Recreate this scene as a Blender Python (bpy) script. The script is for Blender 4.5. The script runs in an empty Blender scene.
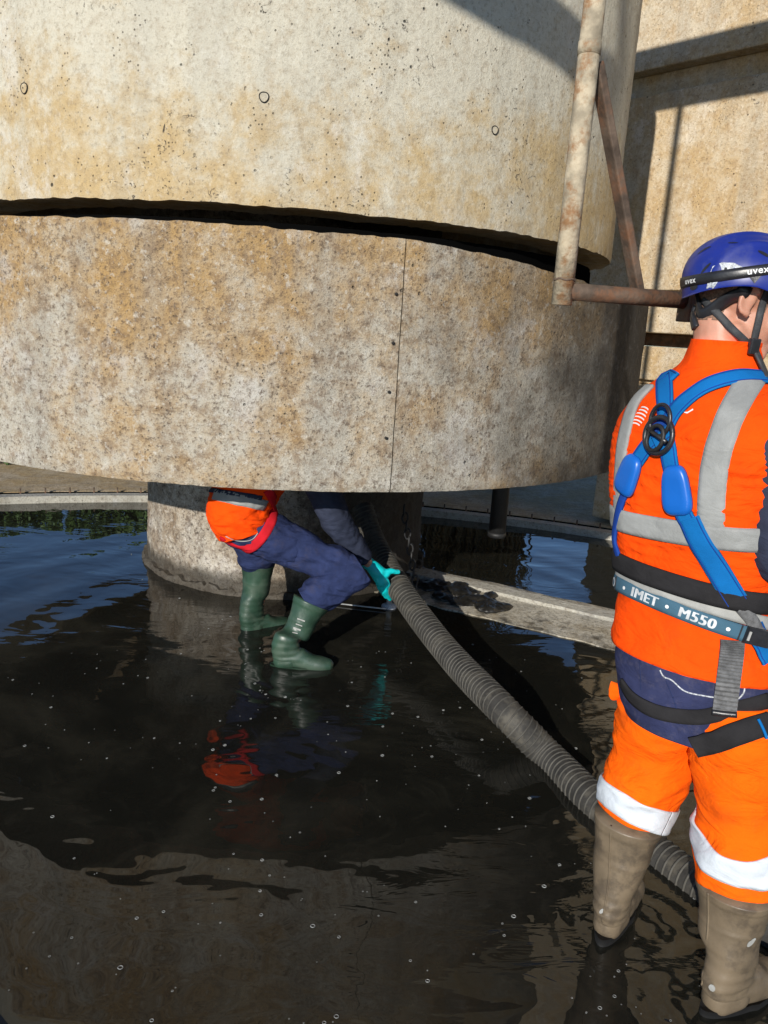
import bpy, bmesh, math, random
from mathutils import Vector, Matrix, noise, Quaternion
from mathutils.bvhtree import BVHTree
random.seed(7)
V = Vector
scene = bpy.context.scene
COL = scene.collection
R_ = math.radians
PI = math.pi

# ------------------------------------------------------------------ camera
CAM_H, FOC, PITCH, ROLL = 1.65, 782.03, .2318, .0627
fw = V((0, math.cos(PITCH), -math.sin(PITCH)))
rt0 = V((1, 0, 0)); up0 = rt0.cross(fw)
rt = rt0*math.cos(ROLL) + up0*math.sin(ROLL)
up = up0*math.cos(ROLL) - rt0*math.sin(ROLL)
cd = bpy.data.cameras.new('camera'); cam = bpy.data.objects.new('camera', cd); COL.objects.link(cam)
m = Matrix((rt, up, -fw)).transposed().to_4x4(); m.translation = V((0, 0, CAM_H))
cam.matrix_world = m
cd.sensor_fit = 'VERTICAL'; cd.sensor_height = 36; cd.lens = 36*FOC/1024
cd.clip_start = .05; cd.clip_end = 2000
scene.camera = cam
scene.render.resolution_x, scene.render.resolution_y = 768, 1024
EYE = V((0, 0, CAM_H))

# ------------------------------------------------------------------ sky and sun
SUN_AZ, SUN_EL = 200.0, 19.5
world = bpy.data.worlds.new('World'); scene.world = world; world.use_nodes = True
wn = world.node_tree
sky = wn.nodes.new('ShaderNodeTexSky'); sky.sky_type = 'NISHITA'; sky.sun_disc = False
sky.sun_elevation = R_(SUN_EL); sky.sun_rotation = R_(SUN_AZ); sky.altitude = 2500; sky.ozone_density = 4.0; sky.air_density = 1.0; sky.dust_density = 0.1
bg = wn.nodes['Background']; bg.inputs['Strength'].default_value = .115
wn.links.new(sky.outputs[0], bg.inputs[0])
SUN = V((math.sin(R_(SUN_AZ))*math.cos(R_(SUN_EL)), math.cos(R_(SUN_AZ))*math.cos(R_(SUN_EL)), math.sin(R_(SUN_EL))))
sl = bpy.data.lights.new('sun', 'SUN'); sl.energy = 4.9; sl.angle = R_(.5); sl.color = (1, .95, .87)
so = bpy.data.objects.new('sun', sl); COL.objects.link(so)
so.rotation_euler = SUN.to_track_quat('Z', 'Y').to_euler(); so.location = (0, 0, 20)
scene.view_settings.view_transform = 'Standard'; scene.view_settings.look = 'None'
scene.view_settings.exposure = 0.14; scene.view_settings.gamma = 1

# ------------------------------------------------------------------ places seen from the camera
def ray(x, y): return (fw + rt*((x-384)/FOC) - up*((y-512)/FOC)).normalized()
def spot(x, y, L):
    d = ray(x, y); return EYE + d*(L/math.hypot(d.x, d.y))
def onz(x, y, z=0.):
    d = ray(x, y); return EYE + d*((z-CAM_H)/d.z)
DC = V((-.6971, 5.4983, 0)); R1, R2, RC = 2.04, 2.293, .967
def oncyl(x, y, R):
    d = ray(x, y); o = V((-DC.x, -DC.y)); dd = V((d.x, d.y))
    a = dd.dot(dd); b = dd.dot(o); c = o.dot(o)-R*R
    return EYE + d*((-b-math.sqrt(b*b-a*c))/a)
def az(a): return V((math.sin(R_(a)), math.cos(R_(a)), 0))

# ------------------------------------------------------------------ materials
def newmat(name):
    mt = bpy.data.materials.new(name); mt.use_nodes = True
    nt = mt.node_tree; return mt, nt, nt.nodes['Principled BSDF']
class NB:
    def __init__(s, nt, coord='Object'):
        s.nt = nt; s.tc = nt.nodes.new('ShaderNodeTexCoord').outputs[coord]
    def n(s, t, **k):
        o = s.nt.nodes.new(t)
        for a, b in k.items(): setattr(o, a, b)
        return o
    def l(s, a, b): s.nt.links.new(a, b)
    def mapping(s, scale=(1, 1, 1), loc=(0, 0, 0)):
        o = s.n('ShaderNodeMapping'); s.l(s.tc, o.inputs[0]); o.inputs['Scale'].default_value = scale; o.inputs['Location'].default_value = loc
        return o.outputs[0]
    def noise(s, scale, detail=5, rough=.6, vec=None, dist=0.):
        o = s.n('ShaderNodeTexNoise'); o.inputs['Scale'].default_value = scale; o.inputs['Detail'].default_value = detail
        o.inputs['Roughness'].default_value = rough; o.inputs['Distortion'].default_value = dist
        s.l(vec or s.tc, o.inputs['Vector']); return o.outputs['Fac']
    def voro(s, scale, vec=None, feature='F1', rand=1.):
        o = s.n('ShaderNodeTexVoronoi', feature=feature); o.inputs['Scale'].default_value = scale; o.inputs['Randomness'].default_value = rand
        s.l(vec or s.tc, o.inputs['Vector']); return o.outputs['Distance']
    def ramp(s, f, a, b, ca=0., cb=1.):
        o = s.n('ShaderNodeMapRange', clamp=True); o.interpolation_type = 'SMOOTHSTEP'; s.l(f, o.inputs[0])
        for i, v in enumerate((a, b, ca, cb)): o.inputs[i+1].default_value = v
        return o.outputs[0]
    def math(s, op, a, b=None):
        o = s.n('ShaderNodeMath', operation=op)
        for i, v in enumerate((a, b)):
            if v is None: continue
            if isinstance(v, (int, float)): o.inputs[i].default_value = v
            else: s.l(v, o.inputs[i])
        return o.outputs[0]
    def mix(s, f, a, b, mode='MIX'):
        o = s.n('ShaderNodeMix', data_type='RGBA', blend_type=mode)
        if isinstance(f, (int, float)): o.inputs[0].default_value = f
        else: s.l(f, o.inputs[0])
        for i, v in ((6, a), (7, b)):
            if isinstance(v, tuple): o.inputs[i].default_value = v if len(v) == 4 else (*v, 1)
            else: s.l(v, o.inputs[i])
        return o.outputs[2]
    def bump(s, h, strength, dist=.01, prev=None):
        o = s.n('ShaderNodeBump'); o.inputs['Strength'].default_value = strength; o.inputs['Distance'].default_value = dist
        s.l(h, o.inputs['Height'])
        if prev: s.l(prev, o.inputs['Normal'])
        return o.outputs[0]
    def xyz(s):
        o = s.n('ShaderNodeSeparateXYZ'); s.l(s.tc, o.inputs[0]); return o.outputs

def concrete(name, pale, ochre, dark, ochre_lo=.45, ochre_hi=.62, pit=.3, grain=1., zoch=None, stain_shade=None, rough=.85, wet=None, run=.5):
    mt, nt, p = newmat(name); b = NB(nt)
    n1 = b.noise(1.6, 7, .62); n2 = b.noise(5.5, 6, .65); n3 = b.noise(48, 6, .75); n5 = b.noise(17, 6, .7); n4 = b.noise(.7, 4, .55)
    vs = b.mapping((2.2, 2.2, .35)); streak = b.noise(2.2, 5, .6, vs)
    f = b.math('ADD', b.math('ADD', b.math('MULTIPLY', n1, .45), b.math('MULTIPLY', n2, .35)), b.math('MULTIPLY', n5, .2))
    if zoch: f = b.math('ADD', f, b.ramp(b.xyz()[2], *zoch))
    f = b.ramp(f, ochre_lo, ochre_hi)
    c = b.mix(f, pale, ochre)
    c = b.mix(b.math('MULTIPLY', b.ramp(streak, .45, .66), run), c, (pale[0]*.62, pale[1]*.64, pale[2]*.68))
    c = b.mix(b.math('MULTIPLY', b.ramp(n5, .47, .66), .42*grain), c, (dark[0]*1.7, dark[1]*1.65, dark[2]*1.6))
    # pale lime bloom
    c = b.mix(b.math('MULTIPLY', b.ramp(b.noise(3.1, 6, .7, b.mapping((1, 1, .8), (3, 7, 2))), .55, .68), .55), c, (min(1, pale[0]*1.15), min(1, pale[1]*1.2), min(1, pale[2]*1.35)))
    c = b.mix(b.math('MULTIPLY', b.ramp(n3, .5, .66), .62*grain), c, dark)
    c = b.mix(b.math('MULTIPLY', b.ramp(b.noise(33, 5, .7, b.mapping((1, 1, 1), (9, 4, 2))), .54, .68), .38*grain), c, (min(1, pale[0]*1.35), min(1, pale[1]*1.4), min(1, pale[2]*1.5)))
    c = b.mix(b.math('MULTIPLY', b.ramp(b.noise(140, 3, .6), .5, .7), .35*grain), c, (dark[0]*1.2, dark[1]*1.2, dark[2]*1.2))
    # blow holes
    sp = b.voro(13); gate = b.ramp(b.noise(2.4, 3, .5), .5, .62)
    hole = b.math('MULTIPLY', b.ramp(b.math('ADD', sp, b.math('MULTIPLY', b.noise(40, 3), .12)), .11, .17, 1, 0), gate)
    sp2 = b.voro(45); hole2 = b.math('MULTIPLY', b.ramp(sp2, .1, .22, 1, 0), b.ramp(n2, .52, .6))
    chip = b.math('MULTIPLY', b.ramp(b.noise(26, 6, .8, None, 1.2), .585, .625), b.ramp(b.noise(1.9, 3, .5, b.mapping((1, 1, 1.3), (5, 1, 8))), .53, .6))
    c = b.mix(b.math('MULTIPLY', chip, pit*2.2), c, (.05, .042, .033))
    c = b.mix(b.math('MULTIPLY', hole, pit*2), c, (.03, .027, .022)); c = b.mix(b.math('MULTIPLY', hole2, pit*1.6), c, (.07, .055, .04))
    if stain_shade:  # staining and painted shade together, darkening one side along a direction
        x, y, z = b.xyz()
        sx = b.math('ADD', b.math('MULTIPLY', x, stain_shade[0]), b.math('MULTIPLY', y, stain_shade[1]))
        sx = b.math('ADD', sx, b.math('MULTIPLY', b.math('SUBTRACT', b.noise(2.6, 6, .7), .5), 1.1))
        sf = b.ramp(sx, stain_shade[2], stain_shade[3])
        c = b.mix(b.math('MULTIPLY', sf, stain_shade[4]), c, (.022, .019, .016))
        c = b.mix(b.math('MULTIPLY', b.math('MULTIPLY', sf, b.ramp(b.noise(22, 5, .7), .52, .66)), b.ramp(sx, stain_shade[3], stain_shade[3]+.55, .36, .10)), c, (.15, .145, .135))
    if wet:
        z = b.xyz()[2]
        wf = b.ramp(b.math('ADD', z, b.math('MULTIPLY', b.noise(9, 5, .7), -.1)), wet[0], wet[1], 1, 0)
        c = b.mix(b.math('MULTIPLY', wf, .85), c, (.03, .025, .018))
    nt.links.new(c, p.inputs['Base Color']); p.inputs['Roughness'].default_value = rough
    p.inputs['Specular IOR Level'].default_value = .25
    h = b.math('ADD', b.math('MULTIPLY', n3, .9*grain), b.math('MULTIPLY', n2, .8))
    h = b.math('SUBTRACT', h, b.math('ADD', b.math('MULTIPLY', hole, 1.2), b.math('MULTIPLY', hole2, .7)))
    nt.links.new(b.bump(h, .8, .012), p.inputs['Normal'])
    return mt

def plain(name, col, rough=.6, metal=0., var=.15, vscale=20, bump=.1, bscale=120, spec=.5, dirt=None, coat=0.):
    mt, nt, p = newmat(name); b = NB(nt)
    nn = b.noise(vscale, 4, .6)
    c = b.mix(b.ramp(nn, .3, .7), tuple(x*(1-var) for x in col), tuple(min(1, x*(1+var)) for x in col))
    if dirt: c = b.mix(b.math('MULTIPLY', b.ramp(b.noise(dirt[1], 5, .7), .48, .66), dirt[2]), c, dirt[0])
    nt.links.new(c, p.inputs['Base Color'])
    p.inputs['Roughness'].default_value = rough; p.inputs['Metallic'].default_value = metal; p.inputs['Specular IOR Level'].default_value = spec
    p.inputs['Coat Weight'].default_value = coat
    if bump: nt.links.new(b.bump(b.noise(bscale, 3, .6), bump, .004), p.inputs['Normal'])
    return mt

def fabric(name, col, var=.12, fold=.5, dirt=None, sheen=.0, rough=.9):
    mt, nt, p = newmat(name); b = NB(nt)
    c = b.mix(b.ramp(b.noise(9, 5, .65), .3, .7), tuple(x*(1-var) for x in col), tuple(min(1, x*(1+var)) for x in col))
    if dirt: c = b.mix(b.math('MULTIPLY', b.ramp(b.noise(dirt[1], 6, .7), .5, .68), dirt[2]), c, dirt[0])
    nt.links.new(c, p.inputs['Base Color']); p.inputs['Roughness'].default_value = rough
    p.inputs['Sheen Weight'].default_value = sheen; p.inputs['Specular IOR Level'].default_value = .1
    h = b.bump(b.noise(420, 2, .5), .25, .002)
    h = b.bump(b.noise(9, 3, .5, b.mapping((1, 1, 1.8)), 1.2), fold, .02, h)
    rg = b.ramp(b.math('ABSOLUTE', b.math('SUBTRACT', b.noise(5.5, 4, .55, b.mapping((1, 1, 2.1), (3, 3, 3)), 1.1), .5)), 0, .13, 1, 0)
    h = b.bump(b.math('MULTIPLY', rg, b.ramp(b.noise(4, 3), .45, .62)), fold*.35, .012, h)
    nt.links.new(h, p.inputs['Normal']); return mt

M = {}
M['upper'] = concrete('upper_concrete', (.515, .48, .385), (.455, .335, .17), (.17, .13, .085), .43, .60, .45, .65, (2.35, 2.85, .05, -.10), run=.28)
M['lower'] = concrete('lower_concrete', (.455, .42, .345), (.40, .255, .105), (.10, .07, .048), .40, .60, .3, 1.35, (1.35, 1.9, -.035, .05), (.98, -.20, -.72, .42, .95), run=.45)  # right side darkened by staining plus shade painted into the colour
M['column'] = concrete('column_concrete', (.50, .45, .37), (.26, .19, .12), (.08, .06, .045), .40, .58, .45, 1.5, None, (1, -.12, -1.22, -.86, .93), .75, (.03, .12))  # cast shade on the pier's right side is painted into the colour
M['wall'] = concrete('wall_concrete', (.60, .51, .37), (.50, .35, .175), (.22, .15, .085), .38, .60, .35, 1.0)
M['apron'] = concrete('apron_concrete', (.50, .40, .27), (.42, .30, .15), (.11, .08, .05), .42, .56, .3, 1.0)
M['kerb'] = concrete('kerb_concrete', (.42, .40, .34), (.33, .28, .2), (.12, .1, .08), .5, .66, .3, 1.0)
M['ledge'] = concrete('ledge_concrete', (.55, .51, .42), (.36, .30, .2), (.09, .08, .06), .42, .6, .4, 1.2, None, None, .6, (-.062, -.035))
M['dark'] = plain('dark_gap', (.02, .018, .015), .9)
M['painted_shade'] = plain('shade_black', (.003, .003, .003), 1, 0, 0, 9, 0, 9, 0.)  # black standing in for shade in the drum gap and kerb groove
M['rust'] = plain('rusty_paint', (.38, .32, .225), .75, 0, .35, 18, .7, 60, .3, ((.25, .125, .05), 16, .9))
M['rust_dark'] = plain('rusty_steel_dark', (.10, .07, .05), .75, .1, .4, 14, .7, 60, .3, ((.17, .075, .035), 11, .7))
M['orange'] = fabric('hi_vis_orange', (.86, .068, .002), .10, .6, ((.42, .045, .006), 6, .35))
M['orange2'] = fabric('hi_vis_trouser_orange', (.90, .115, .002), .10, .7, ((.45, .07, .008), 5, .4))
M['navy'] = fabric('navy_cloth', (.027, .032, .078), .2, .5, ((.11, .1, .13), 20, .3))
M['navy_blue'] = fabric('blue_work_trousers', (.021, .030, .080), .25, .7, ((.04, .04, .07), 14, .5))
M['navy_dark'] = fabric('dark_sleeve', (.03, .036, .06), .2, .5)
M['red'] = fabric('red_webbing', (.45, .012, .02), .15, .2)
M['silver'] = fabric('reflective_tape', (.27, .275, .265), .16, .25, None, 0, .45)
M['white_tape'] = fabric('pale_reflective_tape', (.54, .58, .62), .10, .35, None, 0, .45)
M['blue_web'] = fabric('blue_webbing', (.006, .125, .36), .1, .15)
M['deep_blue_web'] = fabric('deep_blue_webbing', (.012, .05, .26), .1, .15)
M['blue_pad'] = plain('blue_plastic', (.008, .115, .46), .36, 0, .05, 8, .05, 60, .5)
M['black_web'] = fabric('black_webbing', (.022, .021, .022), .2, .2)
M['grey_web'] = plain('grey_webbing', (.12, .12, .12), .8, 0, .3, 60, .5, 300)
M['belt_blue'] = fabric('slate_blue_belt', (.055, .12, .17), .1, .1)
M['pale_web'] = fabric('pale_grey_webbing', (.33, .33, .31), .2, .2)
M['white'] = plain('white_print', (.72, .72, .70), .6, 0, .05, 20, 0)
M['pale_print'] = plain('worn_pale_print', (.50, .52, .53), .7, 0, .25, 40, 0)
M['black'] = plain('black_plastic', (.018, .018, .02), .35, 0, .2, 30, .1)
M['rubber'] = plain('black_rubber', (.012, .012, .012), .6, 0, .2, 30, .2)
M['helmet'] = plain('blue_helmet_shell', (.010, .022, .19), .40, 0, .10, 6, .03, 60, .5, ((.07, .08, .18), 22, .3), .1)
M['mesh_white'] = plain('pale_vent_mesh', (.40, .42, .44), .5, 0, .5, 220, .2, 200)
M['taupe'] = plain('taupe_rubber', (.15, .115, .075), .42, 0, .2, 7, .3, 40, .4, ((.07, .055, .04), 11, .75))
M['green'] = plain('green_rubber', (.024, .055, .034), .42, 0, .25, 9, .2, 40, .6, ((.08, .11, .08), 7, .5))
M['glove'] = plain('teal_glove_rubber', (.0, .50, .52), .5, 0, .08, 20, .3, 90)
M['hose'] = plain('grey_hose_rubber', (.036, .034, .03), .7, 0, .3, 16, .5, 60, .3, ((.10, .09, .07), 10, .7))
M['hose_rib'] = plain('hose_rib_rubber', (.07, .066, .056), .7, 0, .3, 14, .4, 80, .3, ((.045, .042, .036), 9, .75))
M['galv'] = plain('galvanised_steel', (.5, .5, .48), .4, .6, .15, 20, .1)
M['bubble'] = plain('bubble_film', (.26, .265, .25), .2, 0, .3, 30, 0)
M['strap_grey'] = plain('charcoal_strap', (.04, .042, .045), .6, 0, .2, 60, .3, 300, .3)
M['hair'] = plain('short_brown_hair', (.20, .115, .075), .8, 0, .4, 160, .6, 400)

def skin_mat():
    mt, nt, p = newmat('skin'); b = NB(nt)
    c = b.mix(b.ramp(b.noise(14, 4, .6), .35, .65), (.43, .205, .135), (.52, .26, .175))
    nt.links.new(c, p.inputs['Base Color']); p.inputs['Roughness'].default_value = .5
    p.inputs['Subsurface Weight'].default_value = .08; p.inputs['Subsurface Scale'].default_value = .01
    nt.links.new(b.bump(b.noise(200, 3), .15, .002), p.inputs['Normal']); return mt
M['skin'] = skin_mat()

RIPPLES = [(-.38, 3.5, .55), (-.62, 3.97, .5), (.74, 1.93, .4), (.98, 1.7, .4), (.4, 3.0, .35)]
def water_mat():
    mt, nt, p = newmat('murky_water'); b = NB(nt)
    n1 = b.noise(.9, 6, .6, None, .6)
    c = b.mix(b.ramp(n1, .48, .68), (.010, .0098, .0075), (.026, .024, .017))
    c = b.mix(b.math('MULTIPLY', b.ramp(b.noise(3.2, 6, .7, None, 1.6), .5, .7), .35), c, (.03, .028, .02))
    nt.links.new(c, p.inputs['Base Color']); p.inputs['Roughness'].default_value = .015
    p.inputs['IOR'].default_value = 1.45; p.inputs['Specular IOR Level'].default_value = .5
    # slow swell, fine chop in drifting patches, rings round the boots
    h = b.bump(b.noise(1.5, 3, .45, b.mapping((1, 1.6, 1)), .8), .17, .05)
    gate = b.ramp(b.noise(.8, 3, .5, b.mapping((1, 1, 1), (4, 2, 0))), .48, .66)
    chop = b.math('MULTIPLY', b.noise(8, 3, .5, b.mapping((.5, 1.5, 1)), 1.1), gate)
    h = b.bump(chop, .16, .02, h)
    x, y, z = b.xyz()
    tot = None
    for (cx, cy, r) in RIPPLES:
        dx = b.math('SUBTRACT', x, cx); dy = b.math('SUBTRACT', y, cy)
        d = b.math('SQRT', b.math('ADD', b.math('MULTIPLY', dx, dx), b.math('MULTIPLY', dy, dy)))
        dd = b.math('ADD', d, b.math('MULTIPLY', b.noise(3.5, 3), .12))
        w = b.math('MULTIPLY', b.math('SINE', b.math('MULTIPLY', dd, 62)), b.ramp(d, .08, r, 1, 0))
        tot = w if tot is None else b.math('ADD', tot, w)
    # broad wake arcs, thrown out by the workers' steps
    dx = b.math('SUBTRACT', x, -.3); dy = b.math('SUBTRACT', y, 3.9)
    d = b.math('SQRT', b.math('ADD', b.math('MULTIPLY', dx, dx), b.math('MULTIPLY', dy, dy)))
    dd = b.math('ADD', d, b.math('MULTIPLY', b.noise(1.4, 3), .5))
    far = b.math('MULTIPLY', b.math('SINE', b.math('MULTIPLY', dd, 17)), b.math('MULTIPLY', b.ramp(d, .6, 1.4, 0, 1), b.ramp(d, 1.6, 3.4, 1, .12)))
    h = b.bump(tot, .14, .008, h)
    h = b.bump(far, .13, .012, h)
    nt.links.new(h, p.inputs['Normal']); return mt
M['water'] = water_mat()

# ------------------------------------------------------------------ builders
def link(name, me, mat=None, parent=None, loc=None):
    o = bpy.data.objects.new(name, me); COL.objects.link(o)
    if mat is not None and me is not None and not me.materials: me.materials.append(M[mat] if isinstance(mat, str) else mat)
    if parent: o.parent = parent
    if loc is not None: o.location = loc
    return o
def mesh_from(verts, faces, smooth=True):
    me = bpy.data.meshes.new('mesh'); me.from_pydata([tuple(v) for v in verts], [], faces); me.validate()
    if smooth: me.shade_smooth()
    return me
def bm_mesh(bm, smooth=False):
    me = bpy.data.meshes.new('mesh'); bmesh.ops.recalc_face_normals(bm, faces=bm.faces[:]); bm.to_mesh(me); bm.free()
    if smooth: me.shade_smooth()
    return me
def thing(name, label, cat, loc=(0, 0, 0), group=None):
    o = bpy.data.objects.new(name, None); COL.objects.link(o); o.location = loc; o.empty_display_size = .1
    o['label'] = label; o['category'] = cat
    if group: o['group'] = group
    return o
def tag(o, label, cat, group=None):
    o['label'] = label; o['category'] = cat
    if group: o['group'] = group
    return o
def kind(o, k, label=None):
    o['kind'] = k
    if label: o['label'] = label
    return o
def keep(parent, o):       # parent while staying where it is (parents are unrotated empties)
    o.parent = parent; o.matrix_parent_inverse = Matrix.Translation(-V(parent.location)); return o

def frame_of(t, ref=V((0, 0, 1))):
    t = t.normalized()
    if abs(t.dot(ref)) > .95: ref = V((1, 0, 0))
    a = t.cross(ref).normalized(); return a, a.cross(t).normalized()
def tube(pts, rad, seg=16, caps=True):
    """tube along pts with a radius (number or list)"""
    n = len(pts); rad = rad if isinstance(rad, (list, tuple)) else [rad]*n
    vs, fs = [], []; a = None
    for i, p in enumerate(pts):
        t = (pts[min(i+1, n-1)]-pts[max(i-1, 0)]).normalized()
        if a is None: a, _ = frame_of(t)
        a = (a - t*a.dot(t)).normalized(); bb = t.cross(a)
        for k in range(seg):
            an = 2*PI*k/seg; vs.append(p+(a*math.cos(an)+bb*math.sin(an))*rad[i])
    for i in range(n-1):
        for k in range(seg):
            k2 = (k+1) % seg; fs.append((i*seg+k, i*seg+k2, (i+1)*seg+k2, (i+1)*seg+k))
    if caps: fs.append(tuple(range(seg))[::-1]); fs.append(tuple(range((n-1)*seg, n*seg)))
    return vs, fs
def catmull(P, n):
    """smooth resample of a list of tuples/Vectors to n points"""
    P = [V(p) if not isinstance(p, Vector) else p for p in P]
    Q = [P[0]*2-P[1]]+P+[P[-1]*2-P[-2]]; out = []
    for i in range(n):
        u = i/(n-1)*(len(P)-1); k = min(int(u), len(P)-2); t = u-k
        p0, p1, p2, p3 = Q[k:k+4]
        out.append(.5*((2*p1)+(p2-p0)*t+(2*p0-5*p1+4*p2-p3)*t*t+(3*p1-p0-3*p2+p3)*t**3))
    return out
def box_bm(bm, sx, sy, sz, mat, bev=0.):
    r = bmesh.ops.create_cube(bm, size=1, matrix=mat @ Matrix.Diagonal((sx, sy, sz, 1)))
    if bev:
        es = list({e for v in r['verts'] for e in v.link_edges})
        bmesh.ops.bevel(bm, geom=es, offset=bev, segments=2, affect='EDGES', profile=.5)
def box_obj(name, sx, sy, sz, mat4, mat, parent=None, bev=.0):
    bm = bmesh.new(); box_bm(bm, sx, sy, sz, mat4, bev)
    o = link(name, bm_mesh(bm), mat); 
    if parent: keep(parent, o)
    return o
def part(parent, name, vf, mat, smooth=True):
    return keep(parent, link(name, mesh_from(*vf, smooth), mat))
def axes(x, y, z, loc):
    m = Matrix((x, y, z)).transposed().to_4x4(); m.translation = loc; return m
def closed(mt): return mt

def blob(prims, voxel, smooth=6, sf=.5):
    """overlapping solids fused into one continuous surface"""
    bm = bmesh.new()
    for p in prims:
        if p[0] == 'cap':
            _, a, ra, b_, rb = p; d = (b_-a); L = max(d.length, 1e-4)
            q = d.to_track_quat('Z', 'Y').to_matrix()
            vs, fs = [], []; S = 16; rings = []
            for j in range(1, 6): an = -PI/2+PI/2*j/5; rings.append((ra*math.sin(an), ra*math.cos(an)))
            for j in range(0, 5): an = PI/2*j/5; rings.append((L+rb*math.sin(an), rb*math.cos(an)))
            bot = bm.verts.new(a+q@V((0, 0, -ra))); top = bm.verts.new(a+q@V((0, 0, L+rb))); rr = []
            for z, r in rings: rr.append([bm.verts.new(a+q@V((r*math.cos(2*PI*k/S), r*math.sin(2*PI*k/S), z))) for k in range(S)])
            for k in range(S):
                k2 = (k+1) % S; bm.faces.new((bot, rr[0][k2], rr[0][k])); bm.faces.new((top, rr[-1][k], rr[-1][k2]))
                for j in range(len(rr)-1): bm.faces.new((rr[j][k], rr[j][k2], rr[j+1][k2], rr[j+1][k]))
        elif p[0] == 'ell':
            _, c, r, rot = p
            bmesh.ops.create_uvsphere(bm, u_segments=24, v_segments=16, radius=1, matrix=Matrix.Translation(c) @ rot.to_4x4() @ Matrix.Diagonal((*r, 1)))
    me = bpy.data.meshes.new('tmp'); bm.to_mesh(me); bm.free()
    o = bpy.data.objects.new('tmp', me); COL.objects.link(o)
    r = o.modifiers.new('r', 'REMESH'); r.mode = 'VOXEL'; r.voxel_size = voxel; r.use_smooth_shade = True
    s = o.modifiers.new('s', 'SMOOTH'); s.factor = sf; s.iterations = smooth
    dg = bpy.context.evaluated_depsgraph_get(); out = bpy.data.meshes.new_from_object(o.evaluated_get(dg))
    bpy.data.objects.remove(o); out.shade_smooth(); return out
def displace(me, fn):
    ns = [v.normal.copy() for v in me.vertices]
    for v, n in zip(me.vertices, ns): v.co = v.co + n*fn(v.co, n)
    me.update()
def bvh_of(*objs):
    vs, ps = [], []
    for o in objs:
        k = len(vs); me = o.data if hasattr(o, 'data') else o
        off = V(o.parent.location)*0 if hasattr(o, 'parent') and o.parent else V((0, 0, 0))
        vs += [v.co+off for v in me.vertices]; ps += [[k+i for i in p.vertices] for p in me.polygons]
    return BVHTree.FromPolygons(vs, ps)

def loft(secs, nring=96, nalong=110, fn=None, cap0=True, cap1=True):
    """secs: (centre, right, front, half width, half depth, squareness) -> closed skin through the sections"""
    P = catmull([s[0] for s in secs], nalong); A = catmull([V((s[3], s[4], s[5])) for s in secs], nalong)
    X = catmull([s[1] for s in secs], nalong); Y = catmull([s[2] for s in secs], nalong)
    vs, fs = [], []
    for i in range(nalong):
        x = X[i].normalized(); y = Y[i].normalized(); a, b_, e = A[i]
        for k in range(nring):
            t = 2*PI*k/nring; c, s = math.cos(t), math.sin(t)
            r = x*(a*math.copysign(abs(c)**(2/e), c)) + y*(b_*math.copysign(abs(s)**(2/e), s))
            p = P[i]+r
            if fn: p = p + r.normalized()*fn(p, i/(nalong-1), t)
            vs.append(p)
    for i in range(nalong-1):
        for k in range(nring):
            k2 = (k+1) % nring; fs.append((i*nring+k, i*nring+k2, (i+1)*nring+k2, (i+1)*nring+k))
    if cap0:
        c0 = sum((vs[k] for k in range(nring)), V())/nring; j = len(vs); vs.append(c0)
        fs += [(j, (k+1) % nring, k) for k in range(nring)]
    if cap1:
        b0 = (nalong-1)*nring; c1 = sum((vs[b0+k] for k in range(nring)), V())/nring; j = len(vs); vs.append(c1)
        fs += [(j, b0+k, b0+(k+1) % nring) for k in range(nring)]
    return vs, fs

class Strip:
    """a strap laid on a surface: points, normals and widths, with a frame for print laid on it"""
    def __init__(s, pts, nrm, width, thick, lift=.002, it=14):
        n = len(pts)
        for _ in range(it):
            pts = [pts[0]]+[(pts[i-1]+pts[i]*2+pts[i+1])/4 for i in range(1, n-1)]+[pts[-1]]
            nrm = [nrm[0]]+[((nrm[i-1]+nrm[i]+nrm[i+1])).normalized() for i in range(1, n-1)]+[nrm[-1]]
        s.p, s.n, s.w, s.th = pts, nrm, width, thick
        s.s = []
        for i in range(n):
            t = (pts[min(i+1, n-1)]-pts[max(i-1, 0)]).normalized(); s.s.append(nrm[i].cross(t).normalized())
        s.p = [p+nn*lift for p, nn in zip(pts, nrm)]
        s.arc = [0.]
        for i in range(1, n): s.arc.append(s.arc[-1]+(pts[i]-pts[i-1]).length)
    def at(s, u, v, h):
        u = max(0., min(s.arc[-1]-1e-6, u)); i = 0
        lo, hi = 0, len(s.arc)-1
        while hi-lo > 1:
            md = (lo+hi)//2
            if s.arc[md] <= u: lo = md
            else: hi = md
        f = (u-s.arc[lo])/max(1e-9, s.arc[hi]-s.arc[lo])
        return s.p[lo].lerp(s.p[hi], f)+s.s[lo].lerp(s.s[hi], f)*v+s.n[lo].lerp(s.n[hi], f)*(s.th+h)
    def mesh(s, hug=None, nw=6, ridge=0.):
        """cross-section nw+1 points across, following the surface below when hug is given"""
        vs, fs = [], []; n = len(s.p); m = nw+1
        for i in range(n):
            w = s.w[i] if isinstance(s.w, list) else s.w
            top, bot = [], []
            for j in range(m):
                q = s.p[i]+s.s[i]*(w*(j/nw-.5)); nn = s.n[i]
                if hug:
                    loc, nr, ix, ds = hug.ray_cast(q+nn*.05, -nn, .11)
                    if loc is not None: q = loc+nn*.0025
                ed = 0 if 0 < j < nw else -.35*s.th
                top.append(q+nn*(s.th+ed+(ridge if i % 2 else 0))); bot.append(q-nn*.004)
            vs += top+bot[::-1]
        R = 2*m
        for i in range(n-1):
            for k in range(R):
                k2 = (k+1) % R; fs.append((i*R+k, i*R+k2, (i+1)*R+k2, (i+1)*R+k))
        fs.append(tuple(range(R))[::-1]); fs.append(tuple(range((n-1)*R, n*R)))
        return vs, fs
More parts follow.
